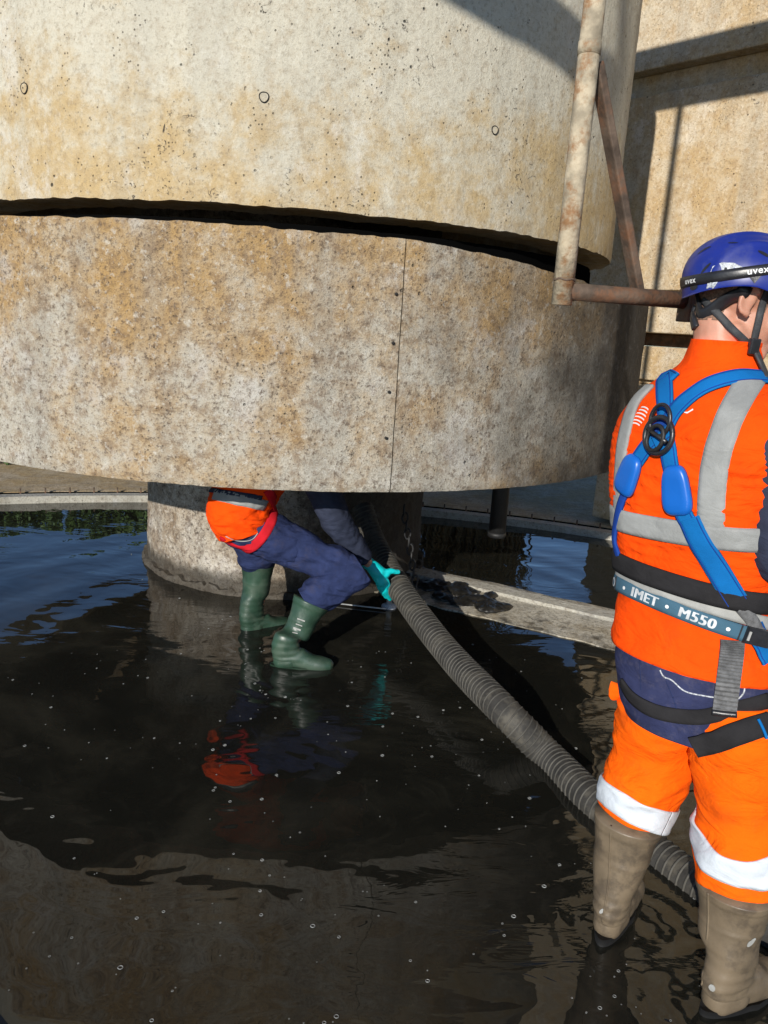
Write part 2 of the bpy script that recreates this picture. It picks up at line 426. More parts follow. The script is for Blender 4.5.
def lay(pix, bvh, width, thick=.003, n=60, lift=.001, L=2.0):
    """lay a strap on a surface along the line where the photograph shows it"""
    P2 = catmull([V((p[0], p[1], 0)) for p in pix], n); pts, nr = [], []
    for q in P2:
        d = ray(q.x, q.y); loc, nn, i, ds = bvh.ray_cast(EYE, d)
        if loc is None:
            loc, nn, i, ds = bvh.find_nearest(EYE+d*(L/math.hypot(d.x, d.y)))
        pts.append(loc.copy()); nr.append(nn.copy() if nn.dot(d) < .3 else -nn)
    return Strip(pts, nr, width, thick, lift)
def girdle(pix, c, bvh, width, thick=.003, n=120, lift=.001, a0=0, a1=360):
    """a band all the way round a body, in the plane through three points where it shows"""
    h = []
    for q in pix:
        d = ray(*q); loc, nn, i, ds = bvh.ray_cast(EYE, d); h.append(loc if loc is not None else bvh.find_nearest(EYE+d*((c-EYE).dot(d)))[0])
    pn = (h[1]-h[0]).cross(h[2]-h[0]).normalized()
    if pn.z < 0: pn = -pn
    c = c - pn*((c-h[0]).dot(pn)); x, y = frame_of(pn); pts, nr = [], []
    for i in range(n+1):
        t = R_(a0+(a1-a0)*i/n); d = x*math.cos(t)+y*math.sin(t)
        loc, nn, k, ds = bvh.ray_cast(c+d*.8, -d)
        if loc is None: continue
        pts.append(loc.copy()); nn = (nn if nn.dot(d) > 0 else -nn); nn = (nn-pn*nn.dot(pn)*.5).normalized(); nr.append(nn)
    return Strip(pts, nr, width, thick, lift)

def text_mesh(txt, size, bold=.0, shear=0.):
    cu = bpy.data.curves.new('t', 'FONT'); cu.body = txt; cu.size = size; cu.offset = bold*size; cu.align_x = 'CENTER'; cu.align_y = 'CENTER'; cu.shear = shear; cu.space_character = 1.1
    o = bpy.data.objects.new('t', cu); COL.objects.link(o); dg = bpy.context.evaluated_depsgraph_get()
    me = bpy.data.meshes.new_from_object(o.evaluated_get(dg)); bpy.data.objects.remove(o)
    bm = bmesh.new(); bm.from_mesh(me); bmesh.ops.remove_doubles(bm, verts=bm.verts[:], dist=size*.0005); bmesh.ops.triangulate(bm, faces=bm.faces[:])
    xs = [v.co.x for v in bm.verts]; x = min(xs)+size*.05
    while x < max(xs):
        bmesh.ops.bisect_plane(bm, geom=bm.verts[:]+bm.edges[:]+bm.faces[:], plane_co=(x, 0, 0), plane_no=(1, 0, 0)); x += size*.09
    bmesh.ops.triangulate(bm, faces=bm.faces[:]); bm.to_mesh(me); bm.free()
    return me
def print_on(strip, txt, size, u0, v0, parent, mat, name='lettering', flip=False, bold=.03, lift=.0012):
    me = text_mesh(txt, size, bold)
    for v in me.vertices:
        x, y = v.co.x, v.co.y
        if flip: x, y = -x, -y
        v.co = strip.at(u0+x, v0+y, lift)
    o = link(name, me, mat); return keep(parent, o)
def flat_on(bvh, px, py, verts2, faces, parent, name, mat, lift=.002, angle=0.):
    """a thin printed shape lying on a surface, centred where the photograph shows it"""
    d = ray(px, py); loc, nn, i, ds = bvh.ray_cast(EYE, d)
    if loc is None: return None
    if nn.dot(d) > 0: nn = -nn
    x = nn.cross(V((0, 0, 1))).normalized()*-1; y = nn.cross(x).normalized()
    if y.z < 0: y = -y
    if x.dot(rt) < 0: x = -x
    ca, sa = math.cos(angle), math.sin(angle); vs = []
    for a, b_ in verts2:
        a, b_ = a*ca-b_*sa, a*sa+b_*ca; q = loc+x*a+y*b_
        l2, n2, i2, d2 = bvh.ray_cast(q+nn*.04, -nn, .1)
        vs.append((l2 if l2 is not None else q)+nn*lift)
    return keep(parent, link(name, mesh_from(vs, faces, False), mat))

# ================================================================== SETTING
# ground far out, the tank floor, the water
g = 260
kind(link('ground', mesh_from([(-g, -g, -.12), (g, -g, -.12), (g, g, -.12), (-g, g, -.12)], [(0, 1, 2, 3)], False), plain('grass_ground', (.06, .085, .03), .9, 0, .4, 3, .4, 40)), 'structure')
KC = V((-.55, .6, 0)); KR = 6.38       # centre and radius of the tank's kerb
def disc(name, c, r, z, mat, n=160):
    vs = [V((c.x+r*math.cos(2*PI*k/n), c.y+r*math.sin(2*PI*k/n), z)) for k in range(n)]
    return link(name, mesh_from(vs, [tuple(range(n))], False), mat)
kind(disc('tank_floor', KC, KR+.02, -.09, 'apron'), 'structure')
kind(disc('water', KC, KR+.03, 0., 'water'), 'structure')
def ring_slab(name, c, r0, r1, z0, z1, a0, a1, n, mat, parent=None, jag=0.):
    vs, fs = [], []
    for i in range(n+1):
        a = R_(a0+(a1-a0)*i/n); d = V((math.sin(a), math.cos(a), 0)); j = noise.noise(d*9)*jag
        for r, z in ((r0+j, z0), (r0+j, z1), (r1, z1), (r1, z0)): vs.append(c+d*r+V((0, 0, z)))
    for i in range(n):
        for k in range(4): fs.append((i*4+k, i*4+(k+1) % 4, i*4+4+(k+1) % 4, i*4+4+k))
    fs += [(3, 2, 1, 0), tuple(n*4+k for k in range(4))]
    o = link(name, mesh_from(vs, fs, False), mat)
    return keep(parent, o) if parent else o
kind(ring_slab('paved_apron', KC, KR+.176, KR+3.4, -.1, .065, -180, 180, 200, 'apron'), 'structure')
kerb = thing('weir_kerb', 'pale concrete weir kerb round the far edge of the water, with a row of small upright brackets', 'kerb', (KC.x, KC.y, 0))
ring_slab('kerb_stone', KC, KR, KR+.11, -.09, .062, -180, 180, 240, 'kerb', kerb, .01)
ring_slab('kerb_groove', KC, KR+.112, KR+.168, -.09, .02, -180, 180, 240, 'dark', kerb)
ring_slab('kerb_shade_strip', KC, KR+.170, KR+.175, -.09, .060, -180, 180, 240, 'painted_shade', kerb)  # black strip painting shade over the groove's sunlit back face
bmb = bmesh.new(); box_bm(bmb, .013, .02, .065, Matrix.Translation((0, 0, .0)), .003); brk = bm_mesh(bmb); brk.materials.append(M['rust_dark'])
for i in range(-30, 31):
    a = R_(i*1.75+1); d = V((math.sin(a), math.cos(a), 0))
    o = link('bracket', brk, None); o.parent = kerb; o.location = d*(KR+.125)+V((0, 0, .075)); o.rotation_euler = (0, 0, -a)

# ---- the tall concrete wall at the right, built in courses with open slots
WP = V((2.153, 7.705, 0))*.93; WD = V((.664, -.748, 0)).normalized(); WN = V((-WD.y, WD.x, 0)); WN = WN if WN.dot(-WP) > 0 else -WN
wall = thing('concrete_wall', 'tall sunlit ochre concrete wall standing behind the helmeted worker, with two dark slots', 'wall', WP)
def wall_course(z0, z1, push, thick=.5, mat='wall', x0=-.46, x1=6., name='wall_course'):
    z0, z1 = (1.65+(z-1.65)*.93 if z > .3 else z for z in (z0, z1)); c = WP+WD*((x0+x1)/2)-WN*(thick/2-push)+V((0, 0, (z0+z1)/2))
    box_obj(name, x1-x0, thick, z1-z0, axes(WD, WN, V((0, 0, 1)), c), mat, wall, .012)
wall_course(4.03, 6.2, 0); wall_course(3.82, 4.028, -.13, .5, 'wall'); wall_course(2.13, 3.818, .0)
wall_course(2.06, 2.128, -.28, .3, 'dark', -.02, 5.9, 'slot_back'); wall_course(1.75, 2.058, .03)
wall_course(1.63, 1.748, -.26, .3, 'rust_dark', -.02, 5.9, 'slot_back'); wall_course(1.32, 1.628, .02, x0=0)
wall_course(1.28, 1.318, -.04, .4, x0=0); wall_course(.62, 1.278, .01, x0=0); wall_course(.1, .5, .25, .5, x0=.1); wall_course(.502, .618, .0, .4, x0=.05)

# ---- unseen walkway overhead, outline shaped to throw shadow across the drum and wall
def toward(p, z): return p + SUN*((z-p.z)/SUN.z)
BZ = 4.7
def onwall(x, y):
    d = ray(x, y); return EYE+d*((WP-EYE*0).dot(WN)/V((d.x, d.y, 0)).dot(WN))
lo = [toward(oncyl(*k, R1), BZ) for k in ((445, 2), (500, 35), (560, 70), (612, 140))]
hi = [toward(oncyl(*k, R1), BZ) for k in ((540, 2), (600, 60), (626, 96))]
lo = [lo[0]*2-lo[1]]+lo+[toward(onwall(645, 108), BZ)]; hi = [hi[0]*3-hi[1]*2]+hi+[toward(onwall(645, 60), BZ)]
poly = lo+hi[::-1]
vs = [p+V((0, 0, 0)) for p in poly]+[p+V((0, 0, .06)) for p in poly]; n = len(poly)
fs = [tuple(range(n))[::-1], tuple(range(n, 2*n))]+[(i, (i+1) % n, n+(i+1) % n, n+i) for i in range(n)]
tag(link('unseen_shade_walkway', mesh_from(vs, fs, False), 'rust_dark'), 'unseen walkway overhead, outline shaped to throw shadow on the drum and wall', 'walkway')
gt = thing('added_shade_beam', 'added unseen beam overhead to shade the tall wall', 'shade blocker', WP+SUN*4)
c = WP+WD*1.6+SUN*4  # unseen beam, added to cast the shadow band on the wall
def wz(z): return 1.65+(z-1.65)*.93+SUN.z*4
box_obj('shade_beam', 4.6, .06, .48, axes(WD, WN, V((0, 0, 1)), V((c.x, c.y, (wz(3.68)+wz(4.19))/2))), 'rust_dark', gt)
for k in (2.2,): box_obj('hanger', .06, .05, 2.0, axes(WD, WN, V((0, 0, 1)), V((c.x, c.y, wz(4.19)+1.0))+WD*k), 'rust_dark', gt)  # hanger of the added, unseen shade beam

# ================================================================== DRUM
drum = thing('settling_drum', 'huge round weathered concrete drum of two rings held above the water', 'drum', DC)
def ring_wall(name, Ro, Ri, zb, zt, a0, a1, na, nz, mat, amp=.004, parent=drum, edge=None, lip=.012):
    """curved wall with real relief on its outer face; zb, zt functions of azimuth in degrees"""
    vs, fs = [], []; prof = []
    for i in range(na+1):
        a = a0+(a1-a0)*i/na; d = az(a); b_, t_ = zb(a), zt(a)
        row = []
        for j in range(nz+1):
            z = b_+(t_-b_)*j/nz; p = DC+d*Ro+V((0, 0, z))
            r = amp*(noise.noise(p*7)+.6*noise.noise(p*19)+.5*noise.noise(p*43))
            e = min(z-b_, t_-z); r -= lip*max(0, 1-e/.02)**2*(1+1.2*noise.noise(p*24)) if e < .02 else 0
            row.append(p+d*r)
        row += [DC+d*Ri+V((0, 0, t_-.004)), DC+d*Ri+V((0, 0, b_+.003))]
        vs += row
    m = nz+3
    for i in range(na):
        for k in range(m): fs.append((i*m+k, (i+1)*m+k, (i+1)*m+(k+1) % m, i*m+(k+1) % m))
    if a1-a0 < 359: fs += [tuple(range(m)), tuple(na*m+k for k in range(m))[::-1]]
    me = mesh_from(vs, fs, True); me.set_sharp_from_angle(angle=R_(50)); o = link(name, me, mat); return keep(parent, o)
def A(x, y, R):   # azimuth round the drum of a point seen on it
    p = oncyl(x, y, R)-DC; return math.degrees(math.atan2(p.x, p.y))
def rag(a, s, amp): d = az(a); return amp*(noise.noise(d*11*s)+.7*noise.noise(d*27*s)+.55*noise.noise(d*63*s))
a_seam = A(398, 370, R2) % 360; a_r = A(600, 300, R2) % 360; a_l = A(20, 300, R2) % 360
def ub(a): return 2.112+rag(a, 1, .0065)+max(0, rag(a+7, .35, .02))*.5
def lt(a):
    aa = a % 360; f = max(0., min(1., (a_seam-aa)/(a_seam-a_r))); 
    return 2.000-.105*f**1.3+rag(a+40, .8, .0075)
ring_wall('upper_ring', R1, R1-.28, ub, lambda a: 4.3, 60, 285, 620, 70, 'upper', .003, drum, None, .003)
ring_wall('upper_ring', R1, R1-.28, ub, lambda a: 4.3, -75, 60, 60, 12, 'upper', .004)
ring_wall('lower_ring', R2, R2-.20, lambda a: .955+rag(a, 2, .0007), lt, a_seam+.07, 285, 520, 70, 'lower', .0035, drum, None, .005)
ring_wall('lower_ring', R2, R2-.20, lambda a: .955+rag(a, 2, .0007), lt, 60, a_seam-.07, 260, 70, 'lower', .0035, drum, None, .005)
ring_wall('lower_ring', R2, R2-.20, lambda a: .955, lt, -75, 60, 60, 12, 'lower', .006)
o = disc('blackout_disc', DC*0, R1-.2, 0, 'dark', 64); o.parent = drum; o.location = (0, 0, 2.5)  # dark disc added so the drum's inside stays black
o = disc('blackout_disc', DC*0, R1-.2, 0, 'dark', 64); o.parent = drum; o.location = (0, 0, 4.2)
ring_wall('blackout_lining', R1-.10, R1-.2, lambda a: 1.65, lambda a: 2.06, -180, 180, 90, 2, 'painted_shade', 0)  # added ring, coloured black to paint the gap's shade
# tie holes: round plugs in the upper ring, ringed by a groove
for (x, y, r) in ((24, 88, .021), (264, 97, .019), (495, 130, .017)):
    p = oncyl(x, y, R1+.003); d = (p-DC); d.z = 0; d.normalize(); u = V((0, 0, 1)).cross(d)
    pts = [p+(u*math.cos(t)+V((0, 0, 1))*math.sin(t))*r*(1+.05*math.sin(3*t)) for t in [2*PI*k/28 for k in range(29)]]
    o = part(drum, 'tie_hole', tube(pts, .0026, 6, False), 'dark')
    vs = [p-d*.0005]+[p+(u*math.cos(t)+V((0, 0, 1))*math.sin(t))*r*.95+d*.001 for t in [2*PI*k/24 for k in range(24)]]
    q = mesh_from(vs, [(0, 1+k, 1+(k+1) % 24) for k in range(24)]); q = link('plug', q, 'upper'); q.parent = o
for (x, y) in ((396, 343), (392, 392), (389, 438), (399, 294)):
    p = oncyl(x-3, y, R2+.003); d = (p-DC); d.z = 0; d.normalize()
    part(drum, 'bolt', tube([p-d*.004, p+d*.005], .007, 8), 'dark')

# the pier beneath it
pier = thing('support_pier', 'stubby round concrete pier standing in the water beneath the drum', 'pier', DC)
ring_wall('pier_shaft', RC, RC-.3, lambda a: -.08, lambda a: 2.3, -180, 180, 420, 90, 'column', .011, pier)
ring_wall('footing', RC+.04, RC-.1, lambda a: -.08, lambda a: .035+rag(a, 1, .03), -180, 180, 240, 6, 'column', .012, pier)
# black drain pipe hanging below the right of the drum
dp = spot(502, 480, 4.75); db = spot(500, 537, 4.75)
ax_ = V((0, 0, 1)); dz = db.z
dpipe = thing('drain_pipe', 'short black pipe hanging down below the right of the drum', 'pipe', (dp.x, dp.y, dz))
o = part(dpipe, 'pipe', tube([V((dp.x, dp.y, dz)), V((dp.x, dp.y, dp.z+.5))], .052, 24), 'rubber')
part(dpipe, 'pipe_rim', tube([V((dp.x, dp.y, dz+.004)), V((dp.x, dp.y, dz+.03))], .056, 24), 'rubber')
part(dpipe, 'hanger', tube([V((dp.x, dp.y, dp.z+.45)), V((dp.x-.5, dp.y+.1, dp.z+.5))], .03, 10), 'rust_dark')

# ---- low concrete ledge in the water at the right
ld = V((1.13, -.61, 0)).normalized(); ln = V((.475, .88, 0)).normalized(); lp = V((.35, 5.30, 0))
def bar(name, s0, s1, w0, w1, z0, z1a, z1b, mat, parent=None, jag=.012, n=80):
    vs, fs = [], []
    for i in range(n+1):
        s = s0+(s1-s0)*i/n
        j0 = noise.noise(V((s*6, w0*9, 1)))*jag; j1 = noise.noise(V((s*6, w1*9, 5)))*jag; jz = noise.noise(V((s*3, w1*7, 9)))*.006
        for w, z in ((w0+j0, z0), (w0+j0, z1a+jz), (w1+j1, z1b+jz), (w1+j1, z0)): vs.append(lp+ld*s+ln*w+V((0, 0, z)))
    for i in range(n):
        for k in range(4): fs.append((i*4+k, i*4+(k+1) % 4, i*4+4+(k+1) % 4, i*4+4+k))
    fs += [(3, 2, 1, 0), tuple(n*4+k for k in range(4))]
    o = link(name, mesh_from(vs, fs, False), mat)
    return keep(parent, o) if parent else o
led = thing('concrete_ledge', 'pale concrete ledge just breaking the water, running from the pier to the right', 'ledge', lp)
bar('ledge_slab', -.15, 3.2, -.66, -.27, -.09, .006, .022, 'ledge', led, .03)
bar('ledge_kerb', -.25, 3.2, -.268, -.17, -.09, .042, .05, 'kerb', led, .008)
bar('ledge_apron', -.25, 3.2, -.168, .0, -.09, .026, .006, 'ledge', led)

# ---- greenery past the apron: the water mirrors it
def leaf_mass(n, fn, size, rnd):
    vs, fs = [], []
    for i in range(n):
        p, r = fn(); q = Quaternion((rnd.gauss(0, 1), rnd.gauss(0, 1), rnd.gauss(0, 1), rnd.gauss(0, 1))).normalized(); s = size*rnd.uniform(.5, 1.3)
        k = len(vs)
        for a in ((-.5, 0, 0), (0, -.28, .06), (.6, 0, 0), (0, .28, .06)): vs.append(p+q@(V(a)*s))
        fs.append((k, k+1, k+2, k+3))
    return mesh_from(vs, fs, False)
rnd = random.Random(3)
M['leaf'] = plain('hedge_leaf', (.06, .11, .03), .6, 0, .5, 3, 0); M['twig'] = plain('dead_brown_twig', (.32, .21, .10), .85, 0, .4, 6, .3)
for (xa, xb, h0, lab) in ((-140, 60, .55, 'clipped green hedge beyond the kerb at the far left, mirrored in the water'),
                          (66, 230, .6, 'clipped green hedge beyond the kerb, behind the pier')):
    pa, pb = spot(xa, 470, 8.9), spot(xb, 470, 8.9); pa.z = pb.z = .1
    t = thing('hedge', lab, 'hedge', ((pa.x+pb.x)/2, (pa.y+pb.y)/2, .1), 'hedges beyond the kerb'); dn = V((-(pb-pa).y, (pb-pa).x, 0)).normalized()
    def f():
        u, w, z = rnd.random(), rnd.uniform(-.3, .3), h0*rnd.random()**.8
        return pa.lerp(pb, u)+dn*w+V((0, 0, z+.12*noise.noise(V((u*6, w*5, z*3))))), 0
    keep(t, link('foliage', leaf_mass(7000, f, .07, rnd), 'leaf'))
    for k in range(6):
        q = pa.lerp(pb, (k+.5)/6); part(t, 'stem', tube([q, q+V((.05, 0, h0*.7))], [.03, .01], 6), 'twig')
c = spot(478, 470, 8.8); c.z = .1
sh = thing('dead_shrub', 'tangled brown leafless shrub beyond the kerb behind the drum', 'shrub', c)
vs, fs = [], []
for i in range(420):
    b0 = c+V((rnd.uniform(-.55, .55), rnd.uniform(-.3, .3), 0)); tip = b0+V((rnd.gauss(0, .12), rnd.gauss(0, .1), rnd.uniform(.9, 1.75)))
    v, f_ = tube([b0, b0.lerp(tip, .5)+V((rnd.gauss(0, .03), 0, 0)), tip], [.018, .013, .004], 4, False)
    k = len(vs); vs += v; fs += [tuple(k+i2 for i2 in q) for q in f_]
part(sh, 'twigs', (vs, fs), 'twig')['kind'] = 'stuff'

# ================================================================== RUSTY PIPE FRAME
PL = 2.15; PS = PL/2.93
pt, pb_ = spot(597, 0, PL), spot(563, 291, PL); px_, py_ = pb_.x, pb_.y
pe = spot(684, 301, PL+.17)
fr = thing('rusty_pipe_frame', 'rusty painted pipe frame with brace hanging in front of the drum', 'pipe frame', (px_, py_, pb_.z))
zb = pb_.z
part(fr, 'upright_pipe', tube([V((px_, py_, zb-.035)), V((px_, py_, zb+.3)), V((px_, py_, 5.5))], .036*PS, 28), 'rust')
pe.z = zb
part(fr, 'cross_pipe', tube([V((px_, py_, zb)), pe], .030*PS, 28), 'rust_dark')  # darker steel colour paints in the cross pipe's shade
br0, br1 = spot(602, 95, PL+.05), spot(637, 288, PL+.15); dd = br1-br0
x_, y_ = frame_of(dd)
s1 = axes(x_, y_, dd.normalized(), br0.lerp(br1, .5)-dd*.04)
bo = box_obj('brace_bar', .052*PS, .03*PS, dd.length*1.22, s1, 'rust_dark', fr, .004)  # shade on the brace is put into its darker colour
s2 = s1.copy(); s2.translation = s1.translation+x_*-.028*PS+y_*.02*PS
box_obj('brace_flange', .008*PS, .034*PS, dd.length*1.16, s2, 'rust_dark', fr)
part(fr, 'weld', tube([V((px_+.036*PS*math.cos(t), py_+.036*PS*math.sin(t), zb+.028+.002*math.sin(5*t))) for t in [2*PI*k/24 for k in range(25)]], .0028, 6, False), 'rust_dark')
part(fr, 'sleeve_joint', tube([V((px_, py_, 2.32)), V((px_, py_, 2.35))], .0385*PS, 24), 'rust')
bx = spot(685, 305, PL+.17)
bm = bmesh.new(); X = (pe-V((px_, py_, zb))).normalized(); Y = V((0, 0, 1)).cross(X)
box_bm(bm, .008, .06, .085, axes(X, Y, V((0, 0, 1)), bx), .002)
for s in (-1, 1): box_bm(bm, .03, .005, .085, axes(X, Y, V((0, 0, 1)), bx+X*.015+Y*.03*s)); 
for s in (-1, 1): box_bm(bm, .03, .06, .005, axes(X, Y, V((0, 0, 1)), bx+X*.015+V((0, 0, .041*s))))
keep(fr, link('end_bracket', bm_mesh(bm), 'rust_dark'))

# ================================================================== HOSE
HD = .066
hp = [spot(362, 508, 4.50), spot(374, 542, 4.36), spot(397, 584, 4.05), spot(425, 624, 3.72), spot(458, 664, 3.38), spot(503, 710, 3.0)]
for k in ((548, 756), (592, 800), (650, 850), (705, 892), (770, 935), (850, 985)): hp.append(onz(*k, .018 if k[0] < 600 else -.005))
HP = catmull(hp, 900)
hose = thing('suction_hose', 'thick grey ribbed suction hose running from under the drum down into the water', 'hose', HP[-1])
part(hose, 'hose_wall', tube(HP, [(HD-.002)*(1+.035*noise.noise(p*4.5)+.012*noise.noise(p*17)) for p in HP], 28), 'hose')
arc = [0.]
for i in range(1, 900): arc.append(arc[-1]+(HP[i]-HP[i-1]).length)
hv = []; a = None; step = 0; pitch = .027
for i in range(900):
    t = (HP[min(i+1, 899)]-HP[max(i-1, 0)]).normalized()
    if a is None: a, _ = frame_of(t)
    a = (a-t*a.dot(t)).normalized(); hv.append((HP[i], a.copy(), t.cross(a)))
hel = []; N = int(arc[-1]/pitch*22); j = 0
for k in range(N):
    s = k/22*pitch
    while j < 898 and arc[j+1] < s: j += 1
    f = (s-arc[j])/(arc[j+1]-arc[j]); p0, a0, b0 = hv[j]; p1 = hv[j+1][0]; th = 2*PI*k/22
    hel.append(p0.lerp(p1, f)+(a0*math.cos(th)+b0*math.sin(th))*(HD-.002)*(1+.035*noise.noise(p0*4.5)))
part(hose, 'spiral_rib', tube(hel, .0042, 6), 'hose_rib')

# small white float fitting and rod beside the hose
q = onz(389, 607, .0)
ft = thing('float_fitting', 'small white fitting standing in the water below the teal glove', 'fitting', q)
part(ft, 'base', tube([q+V((0, 0, -.02)), q+V((0, 0, .012)), q+V((0, 0, .025))], [.05, .045, .02], 20), 'mesh_white')
part(ft, 'stem', tube([q+V((0, 0, .0)), q+V((0, 0, .11))], .017, 16), 'galv'); part(ft, 'cap', tube([q+V((0, 0, .1)), q+V((0, 0, .125))], .022, 16), 'mesh_white')
r0, r1 = onz(333, 603, .012), onz(386, 609, .012)
tag(link('thin_rod', mesh_from(*tube([r0, r1], .0045, 8)), 'galv'), 'thin pale rod lying on the water between the green boot and hose', 'rod')
# black sludge raked into a heap on the ledge
sq = random.Random(5); me = blob([('ell', lp+ld*(.16+.035*k)+ln*(-.40+sq.uniform(-.15, .12))+V((0, 0, .02)), (sq.uniform(.06, .13), sq.uniform(.05, .09), sq.uniform(.012, .028)), Matrix.Rotation(sq.uniform(0, 3), 3, 'Z')) for k in range(16)], .009, 5)
displace(me, lambda p, n: .014*noise.noise(p*16)+.007*noise.noise(p*45))
M['sludge'] = plain('wet_black_sludge', (.014, .013, .011), .42, 0, .5, 20, .6, 90)
tag(link('sludge_heap', me, 'sludge'), 'low heap of wet black sludge lying on the pale ledge beside the hose', 'sludge')
# wet chain hanging behind the hose
ch = thing('wet_chain', 'wet black chain hanging beside the pier behind the hose', 'chain', spot(412, 560, 4.6))
c0, c1 = spot(404, 510, 4.62), spot(416, 588, 4.62)
for k in range(11):
    p = c0.lerp(c1, k/10); e = V((1, 0, 0)) if k % 2 else V((0, 1, 0)); pts = [p+e*.018*math.cos(t)+V((0, 0, 1))*.034*math.sin(t) for t in [2*PI*i/14 for i in range(15)]]
    part(ch, 'link', tube(pts, .007, 6, False), 'rubber')
# ================================================================== PEOPLE
def nz(p, s, sd=0.): return noise.noise(V((p.x*s+sd, p.y*s+sd*1.7, p.z*s-sd)))
def folds(p, amp, s=9, zs=2.2, sd=0.):
    """long soft creases: ridged noise, squeezed along z"""
    q = V((p.x*s+sd, p.y*s, p.z*s*zs)); q = q+V((noise.noise(q*.6+V((3, 1, 2))), noise.noise(q*.6), noise.noise(q*.6+V((9, 4, 7)))))*.9
    n0 = noise.noise(q)
    return amp*(1-2.2*math.sqrt(n0*n0+.006))+amp*.35*noise.noise(q*2.7)
def hand_prims(wrist, d, palm_n, side, s=1., curl=.6, spread=.12, thumb_open=.9):
    """palm and five fingers: d points from wrist to fingers, palm_n is where the palm faces, side is towards the thumb"""
    P = []; d = d.normalized(); palm_n = (palm_n-d*palm_n.dot(d)).normalized(); side = (side-d*side.dot(d)-palm_n*side.dot(palm_n)).normalized()
    k = wrist+d*.085*s
    for u, r in ((-.03, .0165), (-.01, .018), (.012, .018), (.03, .0165)):
        P.append(('cap', wrist+d*.012*s+side*u*.55*s, .019*s, k+side*u*s, r*.86*s))
    P.append(('cap', wrist-d*.05*s, .026*s, wrist+d*.02*s, .025*s))
    for u, L in ((.032, .072), (.0105, .082), (-.0105, .076), (-.031, .06)):
        b = k+side*u*s; a = curl*.35; dirn = (d+side*spread*u/.03).normalized(); r = .0092*s
        for seg, fr_ in enumerate((.44, .31, .25)):
            e = (dirn*math.cos(a)+palm_n*math.sin(a)).normalized(); nb = b+e*L*fr_*s
            P.append(('cap', b, r, nb, r*.92)); b = nb; r *= .92; a += curl*(.75 if seg == 0 else .55)
    b = wrist+d*.03*s+side*.026*s
    e1 = (side*thumb_open+d*.75+palm_n*.25).normalized(); m1 = b+e1*.045*s; e2 = (side*thumb_open*.45+d*.9+palm_n*.35*curl).normalized(); m2 = m1+e2*.034*s; m3 = m2+(e2+palm_n*.3*curl).normalized()*.026*s
    P += [('cap', b, .014*s, m1, .0115*s), ('cap', m1, .0115*s, m2, .0102*s), ('cap', m2, .0102*s, m3, .0085*s)]
    return P
def head_prims(c, F, S, U, s=1.):
    """c: middle of the skull; F where the face looks, S towards the person's right, U up"""
    rot = Matrix((S, F, U)).transposed()
    def q(x, y, z): return c+(S*x+F*y+U*z)*s
    P = [('ell', q(0, -.012, .03), (.076*s, .097*s, .088*s), rot), ('ell', q(0, .03, -.03), (.062*s, .066*s, .082*s), rot),
         ('ell', q(0, .058, -.088), (.042*s, .036*s, .030*s), rot), ('cap', q(.052, .0, -.07), .022*s, q(.02, .07, -.095), .02*s), ('cap', q(-.052, .0, -.07), .022*s, q(-.02, .07, -.095), .02*s),
         ('cap', q(0, .094, .0), .010*s, q(0, .118, -.034), .0125*s), ('ell', q(.012, .105, -.036), (.010*s, .011*s, .008*s), rot), ('ell', q(-.012, .105, -.036), (.010*s, .011*s, .008*s), rot),
         ('cap', q(-.035, .085, .018), .011*s, q(.035, .085, .018), .011*s), ('cap', q(-.018, .09, -.062), .0075*s, q(.018, .09, -.062), .0075*s),
         ('cap', q(-.016, .088, -.072), .008*s, q(.016, .088, -.072), .008*s),
         ('ell', q(.04, .07, -.03), (.024*s, .02*s, .022*s), rot), ('ell', q(-.04, .07, -.03), (.024*s, .02*s, .022*s), rot)]
    for sg in (1, -1):   # ears: a rim, a lobe and a shallow bowl
        pts = [q(sg*(.078+.012*math.sin(max(0, t))), -.008+.0*t-.019*math.cos(t)*1.0, .0+.030*math.sin(t)) for t in [R_(-60+k*24) for k in range(12)]]
        pts = [q(sg*.082, -.006-.017*math.cos(t), -.002+.029*math.sin(t)) for t in [R_(-100+k*20) for k in range(13)]]
        for a_, b_ in zip(pts, pts[1:]): P.append(('cap', a_, .0058*s, b_, .0058*s))
        P.append(('ell', q(sg*.076, -.004, -.004), (.007*s, .014*s, .024*s), rot)); P.append(('ell', q(sg*.078, .002, -.030), (.007*s, .008*s, .010*s), rot))
    return P, q
def eyes(q, parent, s):
    for sg in (1, -1):
        bm = bmesh.new(); bmesh.ops.create_uvsphere(bm, u_segments=16, v_segments=10, radius=.0118*s, matrix=Matrix.Translation(q(sg*.030, .0795, .0)))
        o = keep(parent, link('eye', bm_mesh(bm, True), 'white'))
        bm = bmesh.new(); bmesh.ops.create_uvsphere(bm, u_segments=12, v_segments=8, radius=.0055*s, matrix=Matrix.Translation(q(sg*.030, .0875, .0)))
        i = link('iris', bm_mesh(bm, True), 'rust_dark'); i.parent = o
